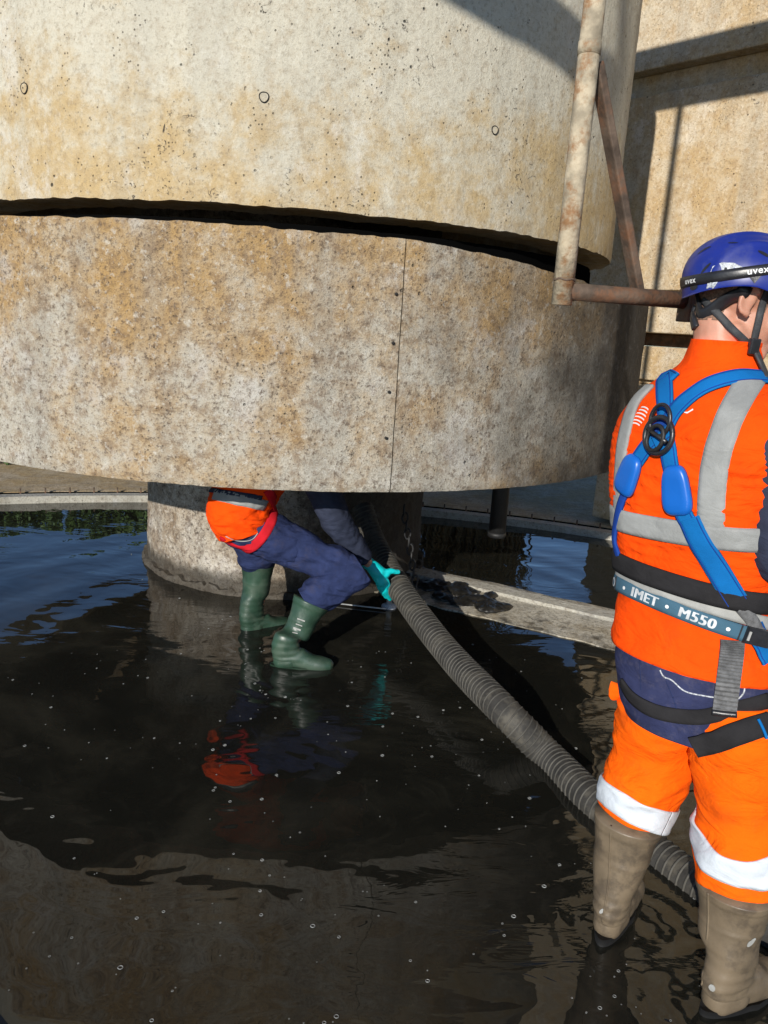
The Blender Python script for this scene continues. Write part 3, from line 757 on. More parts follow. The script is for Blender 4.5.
def boot(parent, top, mid, ank, toe_dir, mat, z0=-.09, s=1., Lf=.27, rtop=(.088, .078), sole='rubber', seed=0, name='boot'):
    """rubber boot: shaft, foot, sole welt and heel, as one shell with a separate sole"""
    td = toe_dir.normalized(); sd_ = td.cross(V((0, 0, 1))).normalized(); foot_z = z0
    a = ank; vs_secs = []
    ax0 = (top-mid).normalized()
    def sec(c, u, ra, rb, e=2.2):  # u axis of section normal
        x = sd_; y = u.cross(x).normalized(); x = y.cross(u).normalized()
        return (c, x, y, ra, rb, e)
    heel = V((a.x, a.y, foot_z))-td*.045*s
    S = [sec(top, ax0, rtop[0]*s, rtop[1]*s), sec(top.lerp(mid, .5), ax0, .078*s, .073*s), sec(mid, (top-a).normalized(), .067*s, .070*s),
         sec(a+V((0, 0, .06*s)), V((0, 0, 1))*1.0+(mid-a).normalized()*.6, .054*s, .062*s)]
    # foot sweep
    f0 = V((a.x, a.y, foot_z+.095*s)); 
    S += [sec(f0+td*.005, (V((0, 0, 1))-td*.35).normalized(), .047*s, .072*s), sec(f0+td*.065*s-V((0, 0, .030*s)), (V((0, 0, .55))-td*.8).normalized(), .047*s, .058*s),
          sec(f0+td*.13*s-V((0, 0, .05*s)), (-td+V((0, 0, .15))).normalized(), .05*s, .042*s), sec(f0+td*.185*s-V((0, 0, .056*s)), -td, .049*s, .035*s),
          sec(f0+td*.225*s-V((0, 0, .06*s)), -td, .036*s, .026*s), sec(f0+td*.24*s-V((0, 0, .062*s)), -td, .012*s, .012*s)]
    def fn(p, u, t):
        w = nz(p, 22, seed)*.002+nz(p, 9, seed+4)*.0035
        if .25 < u < .62: w += .0022*math.sin((p.z-foot_z)*190+2*nz(p, 8, seed))*max(0, 1-abs(u-.45)/.17)
        if u < .035: w += .003
        if .14 < u < .155: w += .0015
        return w
    o = part(parent, name, loft(S, 48, 120, fn), mat)
    heelb = []   # heel counter fused visually: a rounded heel block
    me = blob([('cap', f0-td*.022*s-V((0, 0, .03*s)), .041*s, f0+td*.01*s, .048*s), ('cap', f0-td*.022*s-V((0, 0, .05*s)), .041*s, f0+td*.02*s-V((0, 0, .04*s)), .05*s)], .008, 8)
    h = link('heel', me, mat); h.parent = o
    # sole
    out = []
    for k in range(40):
        t = 2*PI*k/40; x = math.cos(t); y = math.sin(t); u = x*.138; w = (.047 if x > 0 else .043)*(1-.12*abs(x))*y
        out.append(V((a.x, a.y, 0))+td*(.072*s+u*1.08*s)+sd_*w*1.06*s)
    vs = [p+V((0, 0, foot_z-.012)) for p in out]+[p+V((0, 0, foot_z+.034*s)) for p in out]
    fs = [tuple(range(40)), tuple(range(40, 80))[::-1]]+[(k, (k+1) % 40, 40+(k+1) % 40, 40+k) for k in range(40)]
    so_ = link('sole', mesh_from(vs, fs), sole); so_.parent = o
    return o
def place_at(pix, bvh):
    d = ray(*pix); loc, nn, i, ds = bvh.ray_cast(EYE, d)
    if loc is None: loc, nn, i, ds = bvh.find_nearest(EYE+d*2.1)
    return loc, nn

# ------------------------------------------------ the near worker, seen from behind
F = az(62); S = az(152); U = V((0, 0, 1)); ps = 1.06
pcen = spot(700, 1010, 1.97)
P1 = thing('person', 'person standing with back turned in orange hi-vis vest, blue helmet and blue harness', 'person', (pcen.x, pcen.y, 0))
hipc = spot(706, 700, 2.04)
def tz(x_, y_, L_, z_az, w_, d_, e_=2.4):
    return (spot(x_, y_, L_), az(z_az+90), az(z_az), w_, d_, e_)
T = [tz(700, 722, 2.03, 32, .17, .13, 2.3), tz(699, 692, 2.04, 34, .198, .150), tz(699, 648, 2.05, 38, .205, .158),
     tz(699, 600, 2.06, 44, .192, .150), tz(699, 545, 2.06, 50, .208, .152), tz(701, 490, 2.06, 55, .224, .160, 2.5),
     tz(705, 440, 2.06, 60, .236, .152, 2.5), tz(710, 405, 2.06, 63, .210, .130, 2.2), tz(716, 384, 2.07, 64, .155, .108, 2.0),
     tz(722, 366, 2.08, 66, .098, .092, 2.0), tz(726, 350, 2.09, 68, .080, .086, 2.0), tz(728, 341, 2.09, 70, .078, .084, 2.0)]
def vestf(p, u, t):
    low = max(0, 1-abs(u-.30)/.16)
    return folds(p, .0055+.006*low, 7, 1.3+low*1.4, 2.)+.009*nz(p, 4.5)
hem_T = [T[2]]+T[3:]
vest = part(P1, 'vest', loft([(T[2][0]-V((0, 0, .012)), T[2][1], T[2][2], .214, .168, 2.4)]+T[3:], 128, 170, vestf), 'orange')
coat = part(P1, 'jacket', loft([(T[0][0]-V((0, 0, .005)), T[0][1], T[0][2], .187, .142, 2.3), (T[1][0], T[1][1], T[1][2], .203, .156, 2.4), (T[2][0], T[2][1], T[2][2], .200, .154, 2.4), (T[3][0], T[3][1], T[3][2], .165, .125, 2.3)], 96, 60, lambda p, u, t: folds(p, .004, 6, 1.4, 5.)), 'navy')
# legs
kneeL, hemL = spot(650, 762, 2.10), spot(636, 812, 2.07)
kneeR, hemR = spot(744, 806, 1.99), spot(741, 880, 1.95)
hipL, hipR = spot(663, 715, 2.10), spot(742, 725, 1.99)
def leg(h, k, e, sd, big=1., amp=.008, mat='orange2', parent=P1, name='trouser_leg', ra=(.112, .098, .094), hemw=.0, FF=F, SS=S, up_=.07):
    ax = (h-e).normalized(); x = (SS-ax*SS.dot(ax)).normalized(); y = ax.cross(x)
    y = y if y.dot(FF) > 0 else -y
    secs = [(h+ax*up_, x, y, ra[0]*.9*big, ra[0]*1.0*big, 2.1), (h, x, y, ra[0]*big, ra[0]*1.12*big, 2.2), (h.lerp(k, .5), x, y, ra[0]*.97*big, ra[0]*1.05*big, 2.2), (k, x, y, ra[1]*big, ra[1]*1.05*big, 2.2),
            (k.lerp(e, .5), x, y, ra[1]*1.03*big, ra[1]*1.08*big, 2.2), (e, x, y, ra[2]*big, ra[2]*1.05*big, 2.1)]
    def fn(p, u, t):
        return folds(p, amp*(.9+1.3*max(0, 1-abs(u-.72)/.25)), 5.5, 2.3, sd)+.009*nz(p, 5, sd)+folds(p, amp*.22, 12, 2.2, sd)
    return part(parent, name, loft(secs, 96, 110, fn), mat)
legL = leg(hipL, kneeL, hemL, 1., .98, .009); legR = leg(hipR, kneeR, hemR, 7., 1.0, .008, ra=(.115, .102, .100))
bL = bvh_of(legL); bR = bvh_of(legR)
smooth_vest = mesh_from(*loft([(T[2][0]-V((0, 0, .012)), T[2][1], T[2][2], .214, .168, 2.4)]+T[3:], 96, 110, lambda p, u, t: .0045+.006*nz(p, 5)+folds(p, .0025, 7, 1.3, 2.)))
bV = bvh_of(smooth_vest); bJ = bvh_of(coat); bAll = bvh_of(vest, coat, legL, legR)
def strip_part(st, name, mat, hug=None, nw=6, ridge=0., parent=P1):
    return part(parent, name, st.mesh(hug, nw, ridge), mat)
# reflective bands round the hems
for b_, pix, c, nm in ((bL, ((610, 797), (634, 811), (655, 820)), kneeL.lerp(hemL, .7), 'hem_band'), (bR, ((705, 858), (735, 872), (760, 874)), kneeR.lerp(hemR, .7), 'hem_band')):
    st = girdle(pix, c, b_, .068, .003, 120, .003); strip_part(st, nm, 'white_tape', b_, 8)
# boots
aL = spot(611, 926, 2.05); aL.z = -.02; aR = spot(728, 1010, 1.95); aR.z = -.02
bootL = boot(P1, spot(629, 818, 2.07), spot(618, 870, 2.07), spot(612, 906, 2.06), az(32), 'taupe', -.012, 1.02, seed=2)
bootR = boot(P1, spot(735, 886, 1.96), spot(729, 935, 1.95), spot(728, 974, 1.94), az(62), 'taupe', -.016, 1.02, seed=5, rtop=(.092, .084))
# the body under the clothes: one continuous figure
hc = spot(743, 301, 2.10); HF = (az(100)+V((0, 0, -.28))).normalized(); HS = HF.cross(V((0, 0, 1))).normalized(); HU = HS.cross(HF).normalized()
prims, hq = head_prims(hc, HF, HS, HU, 1.08)
nb = T[9][0]
prims += [('cap', nb+V((0, 0, -.03)), .062, hq(0, -.03, -.05), .060)]
prims += [('ell', T[1][0], (.15, .11, .12), Matrix((S, F, U)).transposed()), ('ell', T[4][0], (.15, .10, .2), Matrix((S, F, U)).transposed()), ('ell', T[6][0]-V((0, 0, .04)), (.175, .10, .14), Matrix((S, F, U)).transposed())]
shR = T[7][0]+S*.165-V((0, 0, .02)); shL = T[7][0]-S*.165-V((0, 0, .02))
elR = shR+F*.03+S*.075-V((0, 0, .29)); wrR = elR+F*.24-S*.05+V((0, 0, .02)); elL = shL+F*.10-S*.02-V((0, 0, .30)); wrL = elL+F*.24+S*.10+V((0, 0, .0))
for sh_, el_, wr_ in ((shR, elR, wrR), (shL, elL, wrL)):
    prims += [('cap', sh_, .056, el_, .043), ('cap', el_, .042, wr_, .029)]
prims += [('cap', hipL, .085, kneeL, .06), ('cap', kneeL, .056, spot(617, 880, 2.07), .04), ('cap', spot(617, 880, 2.07), .04, spot(612, 908, 2.06), .034), ('cap', hipR, .085, kneeR, .06), ('cap', kneeR, .056, spot(730, 940, 1.95), .04), ('cap', spot(730, 940, 1.95), .04, spot(728, 976, 1.94), .034)]
prims += hand_prims(wrR, (F*.9-S*.25-U*.1).normalized(), (-S*.5-U*.6).normalized(), (U*.6-S*.5).normalized(), 1.05, .7)
prims += hand_prims(wrL, (F*.9+S*.35-U*.1).normalized(), (S*.5-U*.6).normalized(), (U*.6+S*.5).normalized(), 1.05, .7)
body = keep(P1, link('body', blob(prims, .0052, 4, .5), 'skin')); eyes(hq, P1, 1.08)
# sleeves
for sh_, el_, wr_, sd_, sg in ((shR, elR, wrR, 3., 1), (shL, elL, wrL, 8., -1)):
    x0 = (F); d1 = (el_-sh_).normalized(); d2 = (wr_-el_).normalized(); dm = (d1+d2).normalized()
    def sc(c, d, r): 
        x, y = frame_of(d, V((.3, .2, 1))); return (c, x, y, r, r*1.06, 2.1)
    secs = [sc(sh_-d1*.03+S*sg*-.02, d1, .05), sc(sh_+d1*.05+S*sg*.008, d1, .084), sc(sh_.lerp(el_, .5), d1, .073), sc(el_, dm, .068), sc(el_.lerp(wr_, .5), d2, .056), sc(wr_-d2*.015, d2, .042)]
    part(P1, 'sleeve', loft(secs, 64, 90, lambda p, u, t: folds(p, .006*max(0, min(1, (u-.3)*1.8)), 9, 1.8, sd_)), 'navy_dark')
# hair at the back and side of the head, cropped very short
skb = bvh_of(body)
def cap_shell(name, parent, c, fnr, keepf, mat, n=64, m=40, thick=.0):
    vs, fs, idx = [], [], {}
    for j in range(m+1):
        ph = PI*j/m
        for k in range(n):
            th = 2*PI*k/n; d = V((math.sin(ph)*math.cos(th), math.sin(ph)*math.sin(th), math.cos(ph))); vs.append(d)
    pts = [c+(HS*d.x+HF*d.y+HU*d.z)*fnr(d) for d in vs]
    for j in range(m):
        for k in range(n):
            q4 = (j*n+k, j*n+(k+1) % n, (j+1)*n+(k+1) % n, (j+1)*n+k)
            if all(keepf(vs[i]) for i in q4): fs.append(q4)
    return part(parent, name, (pts, fs), mat)
def hair_r(d):
    w = HS*d.x+HF*d.y+HU*d.z; loc, nn, i, ds = skb.ray_cast(hc+w*.4, -w); return ((loc-hc).length if loc is not None else .1)+.0016
cap_shell('hair', P1, hc, hair_r, lambda d: d.z > -.66+.6*max(0, d.y+.25)+(.9 if abs(d.x) > .66 and -.5 < d.y < .35 else 0)+.05*noise.noise(d*6) and d.y < .55, 'hair', 120, 80)

# helmet: a shell of varying radius round the skull, higher at the side, low at the nape
hel_c = hq(0, -.006, .032)
def hel_r(d, k=1.):
    a_, b_, c_ = .126, .150, .116
    r = 1/math.sqrt((d.x/a_)**2+(d.y/b_)**2+(d.z/c_)**2)
    ridge = .004*math.exp(-((abs(d.x)-.33)/.07)**2)*max(0, d.z+.1)+.003*math.exp(-((abs(d.x)-.70)/.05)**2)
    return (r+ridge)*k
def rim(d):   # lowest z kept at each heading
    h = math.atan2(d.y, abs(d.x)); f = -math.sin(h)     # 1 at nape, -1 at brow
    return -.10-.40*max(0, f)**1.5-.10*max(0, -f)**2
n_, m_ = 120, 60; vs, fs = [], []
for shell in (0, 1):
    for j in range(m_+1):
        for k in range(n_):
            th = 2*PI*k/n_; dx, dy = math.cos(th), math.sin(th); zl = rim(V((dx, dy, 0))); phm = math.acos(max(-1, min(1, zl)))
            ph = phm*j/m_; d = V((math.sin(ph)*dx, math.sin(ph)*dy, math.cos(ph)))
            fl = .006*max(0, (j/m_-.9)/.1)**2 if not shell else .006*max(0, (j/m_-.9)/.1)**2
            r = hel_r(d)-(.006 if shell else 0)+fl
            vs.append(hel_c+(HS*d.x+HF*d.y+HU*d.z)*r*1.0)
K = (m_+1)*n_
for sh in (0, 1):
    for j in range(m_):
        for k in range(n_):
            q4 = (sh*K+j*n_+k, sh*K+j*n_+(k+1) % n_, sh*K+(j+1)*n_+(k+1) % n_, sh*K+(j+1)*n_+k); fs.append(q4 if sh else q4[::-1])
for k in range(n_): fs.append((m_*n_+k, m_*n_+(k+1) % n_, K+m_*n_+(k+1) % n_, K+m_*n_+k))
helm = part(P1, 'helmet', (vs, fs), 'helmet')
bH = bvh_of(helm)
def sub(parent, o):
    o.parent = parent; return o
def sub_strip(parent, st, name, mat, hug=None, nw=4, ridge=0.): return sub(parent, link(name, mesh_from(*st.mesh(hug, nw, ridge)), mat))
gs = girdle(((690, 281), (727, 275), (764, 270)), hel_c, bH, .024, .0035, 160, .001)
sub_strip(helm, gs, 'goggle_strap', 'black', None, 3)
# lettering on the goggle strap, found by where it shows
def u_near(st, x, y, L=2.0):
    best, bu = 1e9, 0
    for i, p in enumerate(st.p):
        d = p-EYE; z = d.dot(fw); X_ = 384+FOC*d.dot(rt)/z; Y_ = 512-FOC*d.dot(up)/z
        if d.normalized().dot(st.n[i]) > 0: continue
        e = (X_-x)**2+(Y_-y)**2
        if e < best: best, bu = e, st.arc[i]
    return bu
def orient(st, u):   # does arc length run to the right in view, and is +v up?
    a_, b_ = st.at(u, 0, 0), st.at(u+.01, 0, 0); c_ = st.at(u, .01, 0)
    return (b_-a_).dot(rt) > 0, (c_-a_).dot(up) > 0
def letter(st, txt, size, x, y, parent, mat='white', bold=.03, squash=1., v0=0., thicken=0.):
    u = u_near(st, x, y); right, upv = orient(st, u); me = text_mesh(txt, size, bold)
    vs = [v.co.copy() for v in me.vertices]; fs = [tuple(p.vertices) for p in me.polygons]; n = len(vs); V3, F3 = [], []
    for j, sh in enumerate((0., thicken, -thicken) if thicken else (0.,)):
        for c_ in vs:
            a_, b_ = c_.x*squash+sh, c_.y
            V3.append(st.at(u+(a_ if right else -a_), (b_ if upv else -b_)+v0, .0022+j*.0002))
        F3 += [tuple(i+j*n for i in f) for f in fs]
    me = mesh_from(V3, F3, False)
    o = link('lettering', me, mat)
    if parent.parent: o.parent = parent
    else: keep(parent, o)
    return o
letter(gs, 'uvex', .021, 758, 270, helm, 'white', .012); letter(gs, 'uvex', .019, 691, 280, helm, 'white', .012, .9)
# vents and mesh panels in the shell
def patch(px, py, w, h, name, mat, ang=0., lift=.0015, pts=None, parent=helm, bv=None):
    if pts is None: pts = [(w*math.cos(t)*.5, h*math.sin(t)*.5) for t in [2*PI*k/20 for k in range(20)]]
    vsx = [(0, 0)]+pts; n = len(pts)
    o = flat_on(bv or bH, px, py, vsx, [(0, 1+k, 1+(k+1) % n) for k in range(n)], P1, name, mat, lift, ang)
    if o and parent is not P1:
        o.parent = parent
        o.matrix_parent_inverse = Matrix.Translation(-V(parent.location)) if parent.parent is None else Matrix()
    return o
patch(726, 269, .075, .030, 'vent_mesh', 'mesh_white', .0, .001, [(-.034, -.012), (-.03, .006), (-.012, .014), (.014, .014), (.036, .004), (.03, -.012)])
patch(712, 284, .02, .02, 'vent_mesh', 'mesh_white', .0, .001, [(-.012, -.01), (-.011, .01), (.014, .01), (.006, -.01)])
patch(706, 268, .03, .007, 'vent_slot', 'black', .9, .0012); patch(694, 287, .026, .014, 'vent_slot', 'black', .1, .0014); patch(754, 279, .03, .014, 'vent_slot', 'black', 0, .0014, [(-.014, .008), (.014, .008), (.002, -.010)])
patch(764, 254, .03, .008, 'vent_slot', 'black', -.6, .0012); patch(704, 250, .035, .006, 'vent_slot', 'black', .7, .0012); patch(726, 269, .006, .006, 'vent_stud', 'black', 0, .003)
patch(733, 243, .022, .004, 'vent_slot', 'black', .0, .0012)
# cradle inside the helmet, nape band and chin straps
def hd_band(pix, w, name, mat, bv, th=.003, lift=.002, nn=50, off=0.):
    st = lay(pix, bv, w, th, nn, lift, 2.1); return sub(helm, link(name, mesh_from(*st.mesh(None, 3)), mat))
cr = girdle(((700, 318), (720, 303), (742, 296)), hel_c, skb, .030, .006, 100, .002)
sub_strip(helm, cr, 'nape_cradle', 'black', None, 3)
hd_band([(692, 304), (694, 316), (697, 328)], .022, 'nape_band', 'black', skb, .006, .004)
hd_band([(704, 300), (716, 312), (730, 327), (747, 343)], .017, 'chin_strap', 'strap_grey', skb, .0025, .004)
hd_band([(768, 288), (762, 304), (758, 322), (753, 342)], .016, 'chin_strap', 'strap_grey', skb, .0025, .004)
st = hd_band([(749, 341), (754, 352), (760, 366), (766, 380)], .016, 'chin_strap', 'strap_grey', bvh_of(body, smooth_vest), .003, .006)
bk, bn = place_at((752, 346), bvh_of(body, smooth_vest))
o = box_obj('chin_buckle', .026, .036, .010, axes(bn.cross(U).normalized(), bn.cross(bn.cross(U)).normalized(), bn, bk+bn*.008), 'black', None, .003); sub(helm, o)
# vest tape
b1 = girdle(((640, 525), (690, 534), (750, 540)), T[4][0], bV, .056, .0055, 200, .003); strip_part(b1, 'reflective_band', 'silver', bV, 6)
strip_part(lay([(752, 378), (741, 396), (728, 422), (716, 460), (712, 495), (711, 531)], bV, .060, .0045, 80), 'reflective_brace', 'silver', bV, 6)
strip_part(lay([(650, 386), (635, 402), (627, 426), (622, 452), (619, 488), (619, 520)], bV, .046, .0045, 80), 'reflective_brace', 'silver', bV, 6)
# harness
har = []
def web(pix, w, mat, name='harness_strap', th=.003, lift=.0035, n=70, bv=bV, nw=4):
    st = lay(pix, bv, w, th, n, lift); o = strip_part(st, name, mat, None, nw)
    if mat == 'blue_web' and w > .03:
        for sg in (-1, 1):
            q = [st.at(st.arc[-1]*(.01+.975*k/60), sg*w*.40, .0004) for k in range(61)]
            e = link('edge_stitching', mesh_from(*tube(q, .0013, 5, False)), 'deep_blue_web'); e.parent = o
    return o
web([(666, 432), (666, 410), (665, 392), (664, 372)], .044, 'blue_web'); web([(667, 428), (676, 411), (692, 396), (712, 384), (740, 377), (764, 378)], .042, 'blue_web', lift=.005)
web([(664, 432), (652, 442), (644, 452), (636, 464)], .042, 'blue_web', lift=.0045); web([(668, 440), (670, 455), (674, 475), (684, 512), (692, 526)], .042, 'blue_web', lift=.006)
web([(690, 518), (700, 540), (716, 566), (737, 602)], .052, 'blue_web', th=.005, lift=.006)
web([(660, 422), (668, 440)], .05, 'deep_blue_web', lift=.009); web([(658, 444), (674, 430)], .04, 'blue_web', lift=.011)
web([(737, 602), (748, 616), (757, 632)], .030, 'grey_web', lift=.009, bv=bV); web([(752, 625), (760, 642), (768, 660)], .045, 'blue_web', lift=.006)
web([(627, 492), (622, 505), (618, 522), (616, 540), (620, 556)], .024, 'deep_blue_web', lift=.006)
def pad(px, py, w, h, ang, name='strap_pad'):
    loc, nn = place_at((px, py), bV); x = nn.cross(U).normalized(); x = x if x.dot(rt) > 0 else -x; y = nn.cross(x).normalized(); y = y if y.z > 0 else -y
    ca, sa = math.cos(ang), math.sin(ang); X_, Y_ = x*ca+y*sa, -x*sa+y*ca
    vs, fs = [], []; N_ = 48; L_ = ((0, 0), (.0, 1), (.006, 1.0), (.013, .93), (.016, .80), (.0165, .5), (.016, 0))
    for hgt, k in L_:
        for i in range(N_):
            t = 2*PI*i/N_; c_, s_ = math.cos(t), math.sin(t); e = 2/3.4
            a_ = math.copysign(abs(c_)**e, c_)*w/2*k; b_ = math.copysign(abs(s_)**e, s_)*h/2*k; a_ *= 1-.14*(b_/h*2)
            q = loc+X_*a_+Y_*b_; l2, n2, i2, d2 = bV.ray_cast(q+nn*.06, -nn, .12)
            base = (l2 if l2 is not None else q); vs.append(base*.35+q*.65+nn*(hgt+.004))
    for j in range(len(L_)-1):
        for i in range(N_): fs.append((j*N_+i, j*N_+(i+1) % N_, (j+1)*N_+(i+1) % N_, (j+1)*N_+i))
    return part(P1, name, (vs, fs), 'blue_pad')
pad(631, 475, .068, .105, -.30); pad(678, 490, .070, .118, .22)
# dorsal ring and its plate
loc, nn = place_at((666, 428), bV); x = nn.cross(U).normalized(); x = x if x.dot(rt) > 0 else -x; y = nn.cross(x).normalized(); y = y if y.z > 0 else -y
def loop(cx, cy, ra, rb, r, name, mat, lift, ang=0.):
    pts = []
    for k in range(41):
        t = 2*PI*k/40; a_, b_ = ra*math.cos(t), rb*math.sin(t); a_, b_ = a_*math.cos(ang)-b_*math.sin(ang), a_*math.sin(ang)+b_*math.cos(ang)
        pts.append(loc+x*(cx+a_)+y*(cy+b_)+nn*(lift+.006*math.sin(t)))
    part(P1, name, tube(pts, r, 10, False), mat)
loop(0, .012, .030, .036, .0048, 'dorsal_ring', 'black', .026); loop(.004, -.022, .040, .042, .0062, 'harness_plate', 'black', .020, .3)
loop(.0, -.03, .026, .03, .005, 'harness_plate', 'rubber', .024, -.5)
part(P1, 'plate_bar', tube([loc+x*-.03+y*-.012+nn*.024, loc+x*.036+y*-.034+nn*.024], .0055, 8), 'black')
# belts
wb = girdle(((630, 567), (677, 584), (740, 600)), T[3][0], bV, .050, .005, 200, .008); strip_part(wb, 'waist_belt', 'black_web', None, 4)
pb2 = girdle(((630, 579), (677, 596), (740, 616)), T[3][0], bV, .030, .003, 200, .006); strip_part(pb2, 'belt_backing', 'pale_web', None, 4)
ib = girdle(((622, 584), (670, 606), (742, 632)), T[3][0]-V((0, 0, .03)), bV, .037, .005, 240, .010); strip_part(ib, 'lettered_belt', 'belt_blue', None, 4)
letter(ib, 'IMET', .0335, 646, 597, P1, 'pale_print', .0, 1.0, 0., .0016); letter(ib, 'M550', .0335, 697, 617, P1, 'pale_print', .0, 1.0, 0., .0016)
letter(ib, 'O', .0335, 618, 581, P1, 'pale_print', .0, .8, 0., .0016)
def dot(st, x_p, y_p, r=.0045):
    u = u_near(st, x_p, y_p); vs = [st.at(u, 0, .001)]+[st.at(u+r*math.cos(t), r*math.sin(t), .001) for t in [2*PI*k/16 for k in range(16)]]
    part(P1, 'belt_dot', (vs, [(0, 1+k, 1+(k+1) % 16) for k in range(16)]), 'white', False)
for q2 in ((627, 586), (669, 606), (728, 628)): dot(ib, *q2)
def belt_block(st, x_p, y_p, du, dv, th, name, mat):
    u = u_near(st, x_p, y_p); vs = []
    for h_ in (0, th):
        for a_, b_ in ((-du, -dv), (du, -dv), (du, dv), (-du, dv)): vs.append(st.at(u+a_*(1 if h_ == 0 else .92), b_*(1 if h_ == 0 else .9), h_))
    part(P1, name, (vs, [(0, 1, 2, 3), (7, 6, 5, 4), (0, 4, 5, 1), (1, 5, 6, 2), (2, 6, 7, 3), (3, 7, 4, 0)]), mat, False)
belt_block(ib, 757, 636, .027, .021, .010, 'belt_buckle', 'black'); belt_block(ib, 746, 633, .0025, .012, .012, 'buckle_slot', 'pale_web')
belt_block(ib, 741, 631, .0015, .0185, .002, 'belt_seam', 'black')
belt_block(ib, 619, 581, .0015, .0185, .002, 'belt_seam', 'black')
# hanging webbing and leg straps
bVJ = bvh_of(smooth_vest, coat)
st = lay([(732, 640), (731, 655), (728, 680), (724, 712)], bVJ, .052, .004, 44, .006); strip_part(st, 'hanging_webbing', 'grey_web', None, 3, .0035).data.shade_flat()
st = lay([(712, 711), (724, 713), (736, 714)], bVJ, .014, .008, 16, .008); strip_part(st, 'webbing_keeper', 'black', None, 2)
bLow = bvh_of(coat, legL, legR)
web([(622, 682), (632, 697), (650, 709), (672, 715), (700, 717), (724, 712), (768, 700)], .036, 'black_web', 'leg_strap', bv=bLow); web([(694, 746), (715, 741), (740, 732), (768, 722)], .052, 'black_web', 'leg_strap', lift=.008, bv=bLow)
web([(756, 718), (764, 738)], .006, 'blue_web', 'strap_tab', bv=bLow, lift=.013, n=12)
# jacket pocket stitching, an orange flap, the vest logo
strip_part(lay([(660, 670), (664, 677), (672, 680), (684, 691), (700, 695), (718, 698)], bJ, .0032, .0012, 60, .001), 'pocket_piping', 'mesh_white', None, 2)
strip_part(lay([(742, 676), (745, 690), (738, 699), (730, 699)], bJ, .0032, .0012, 30, .001), 'pocket_piping', 'mesh_white', None, 2)
strip_part(lay([(666, 681), (674, 700), (678, 715)], bJ, .002, .001, 30, .001), 'stitching', 'navy_blue', None, 2); strip_part(lay([(640, 660), (641, 690)], bJ, .002, .001, 20, .001), 'stitching', 'navy_blue', None, 2)
fl = spot(621, 692, 2.08); part(P1, 'pocket_flap', loft([(fl+V((-.03, 0, .006)), F, U, .004, .022, 2), (fl+V((-.015, 0, .0)), F, U, .016, .024, 2), (fl+V((.01, .0, .004)), F, U, .022, .018, 2), (fl+V((.035, 0, .0)), F, U, .02, .02, 2)], 24, 30, lambda p, u, t: folds(p, .003, 20)), 'orange2')
for i, (yy, rr) in enumerate(((-.021, .016), (-.013, .018), (-.004, .0195), (.005, .0195), (.014, .018), (.022, .016))):
    arcp = [(rr*1.15*math.sin(t), yy+.006*math.cos(t)) for t in [R_(-60+k*12) for k in range(11)]]
    vv = [(a_, b_+.0016) for a_, b_ in arcp]+[(a_, b_-.0016) for a_, b_ in arcp]
    flat_on(bV, 640, 418, vv, [(k, k+1, 12+k, 11+k) for k in range(10)], P1, 'vest_logo', 'white', .0016, -.12)
flat_on(bV, 688, 412, [(-.014, -.002), (.0, -.004), (.012, .006), (.010, .009), (-.0, .0)], [(0, 1, 2, 3, 4)], P1, 'vest_logo', 'white', .0016)
# moulded seams and bands on the boots
for b_, pth, bnd in ((bootL, [(611, 826), (610, 850), (609, 875), (606, 900), (602, 922)], ((604, 846), (622, 852), (642, 853))), (bootR, [(708, 893), (708, 925), (705, 955), (702, 985)], ((704, 922), (730, 930), (758, 926)))):
    bb_ = bvh_of(b_); st = lay(pth, bb_, .005, .0016, 60, .0005)
    e = link('seam', mesh_from(*st.mesh(None, 2)), 'taupe'); e.parent = b_
    st = girdle(bnd, spot(bnd[1][0], bnd[1][1], 2.06 if b_ is bootL else 1.95)+fw*.07, bb_, .006, .0014, 80, .0004)
    e = link('moulded_band', mesh_from(*st.mesh(None, 2)), 'taupe'); e.parent = b_
# labels on the boots
for (xx, yy, w_, h_, b_) in ((602, 911, .009, .020, bootL), (751, 942, .018, .030, bootR), (712, 988, .016, .020, bootR)):
    patch(xx, yy, w_, h_, 'boot_mark', 'pale_web', -.5, .0015, None, P1, bvh_of(b_))

# ------------------------------------------------ the worker stooping under the drum
F2 = az(84); S2 = az(174)
P2 = thing('person', 'person stooping under the drum in blue trousers and green boots, gripping the hose', 'person', (-.5, 3.7, 0))
kR, hR, aR2 = spot(352, 574, 3.74), spot(262, 533, 3.86), spot(288, 652, 3.62)
kL, hL, aL2 = spot(300, 556, 4.08), spot(252, 530, 4.06), spot(252, 622, 4.10)
btop = spot(312, 600, 3.70)
d_t = (hR-kR)
legA = leg(hR, hR.lerp(kR, .62), kR+(kR-hR).normalized()*.02, 11., .90, .009, 'navy_blue', P2, 'trouser_leg', (.112, .092, .080), 0, V((0, 0, 1)), S2, .05)
legA2 = leg(kR+(kR-btop).normalized()*.03, kR.lerp(btop, .4), btop-(kR-btop)*.12, 14., .86, .009, 'navy_blue', P2, 'trouser_leg', (.092, .092, .094), 0, F2, S2, .03)
kneeb = keep(P2, link('trouser_knee', blob([('cap', hR.lerp(kR, .72), .078, kR-V((.015, 0, -.004)), .072), ('cap', kR-V((.015, 0, -.004)), .072, kR.lerp(btop, .6), .076)], .008, 10), 'navy_blue'))
displace(kneeb.data, lambda p, n: folds(p, .006, 12, 2, 3.))
legB = leg(hL, hL.lerp(spot(262, 572, 4.10), .5), spot(258, 564, 4.10), 17., .95, .008, 'navy_blue', P2, 'trouser_leg', (.115, .10, .088), 0, F2, S2, .05)
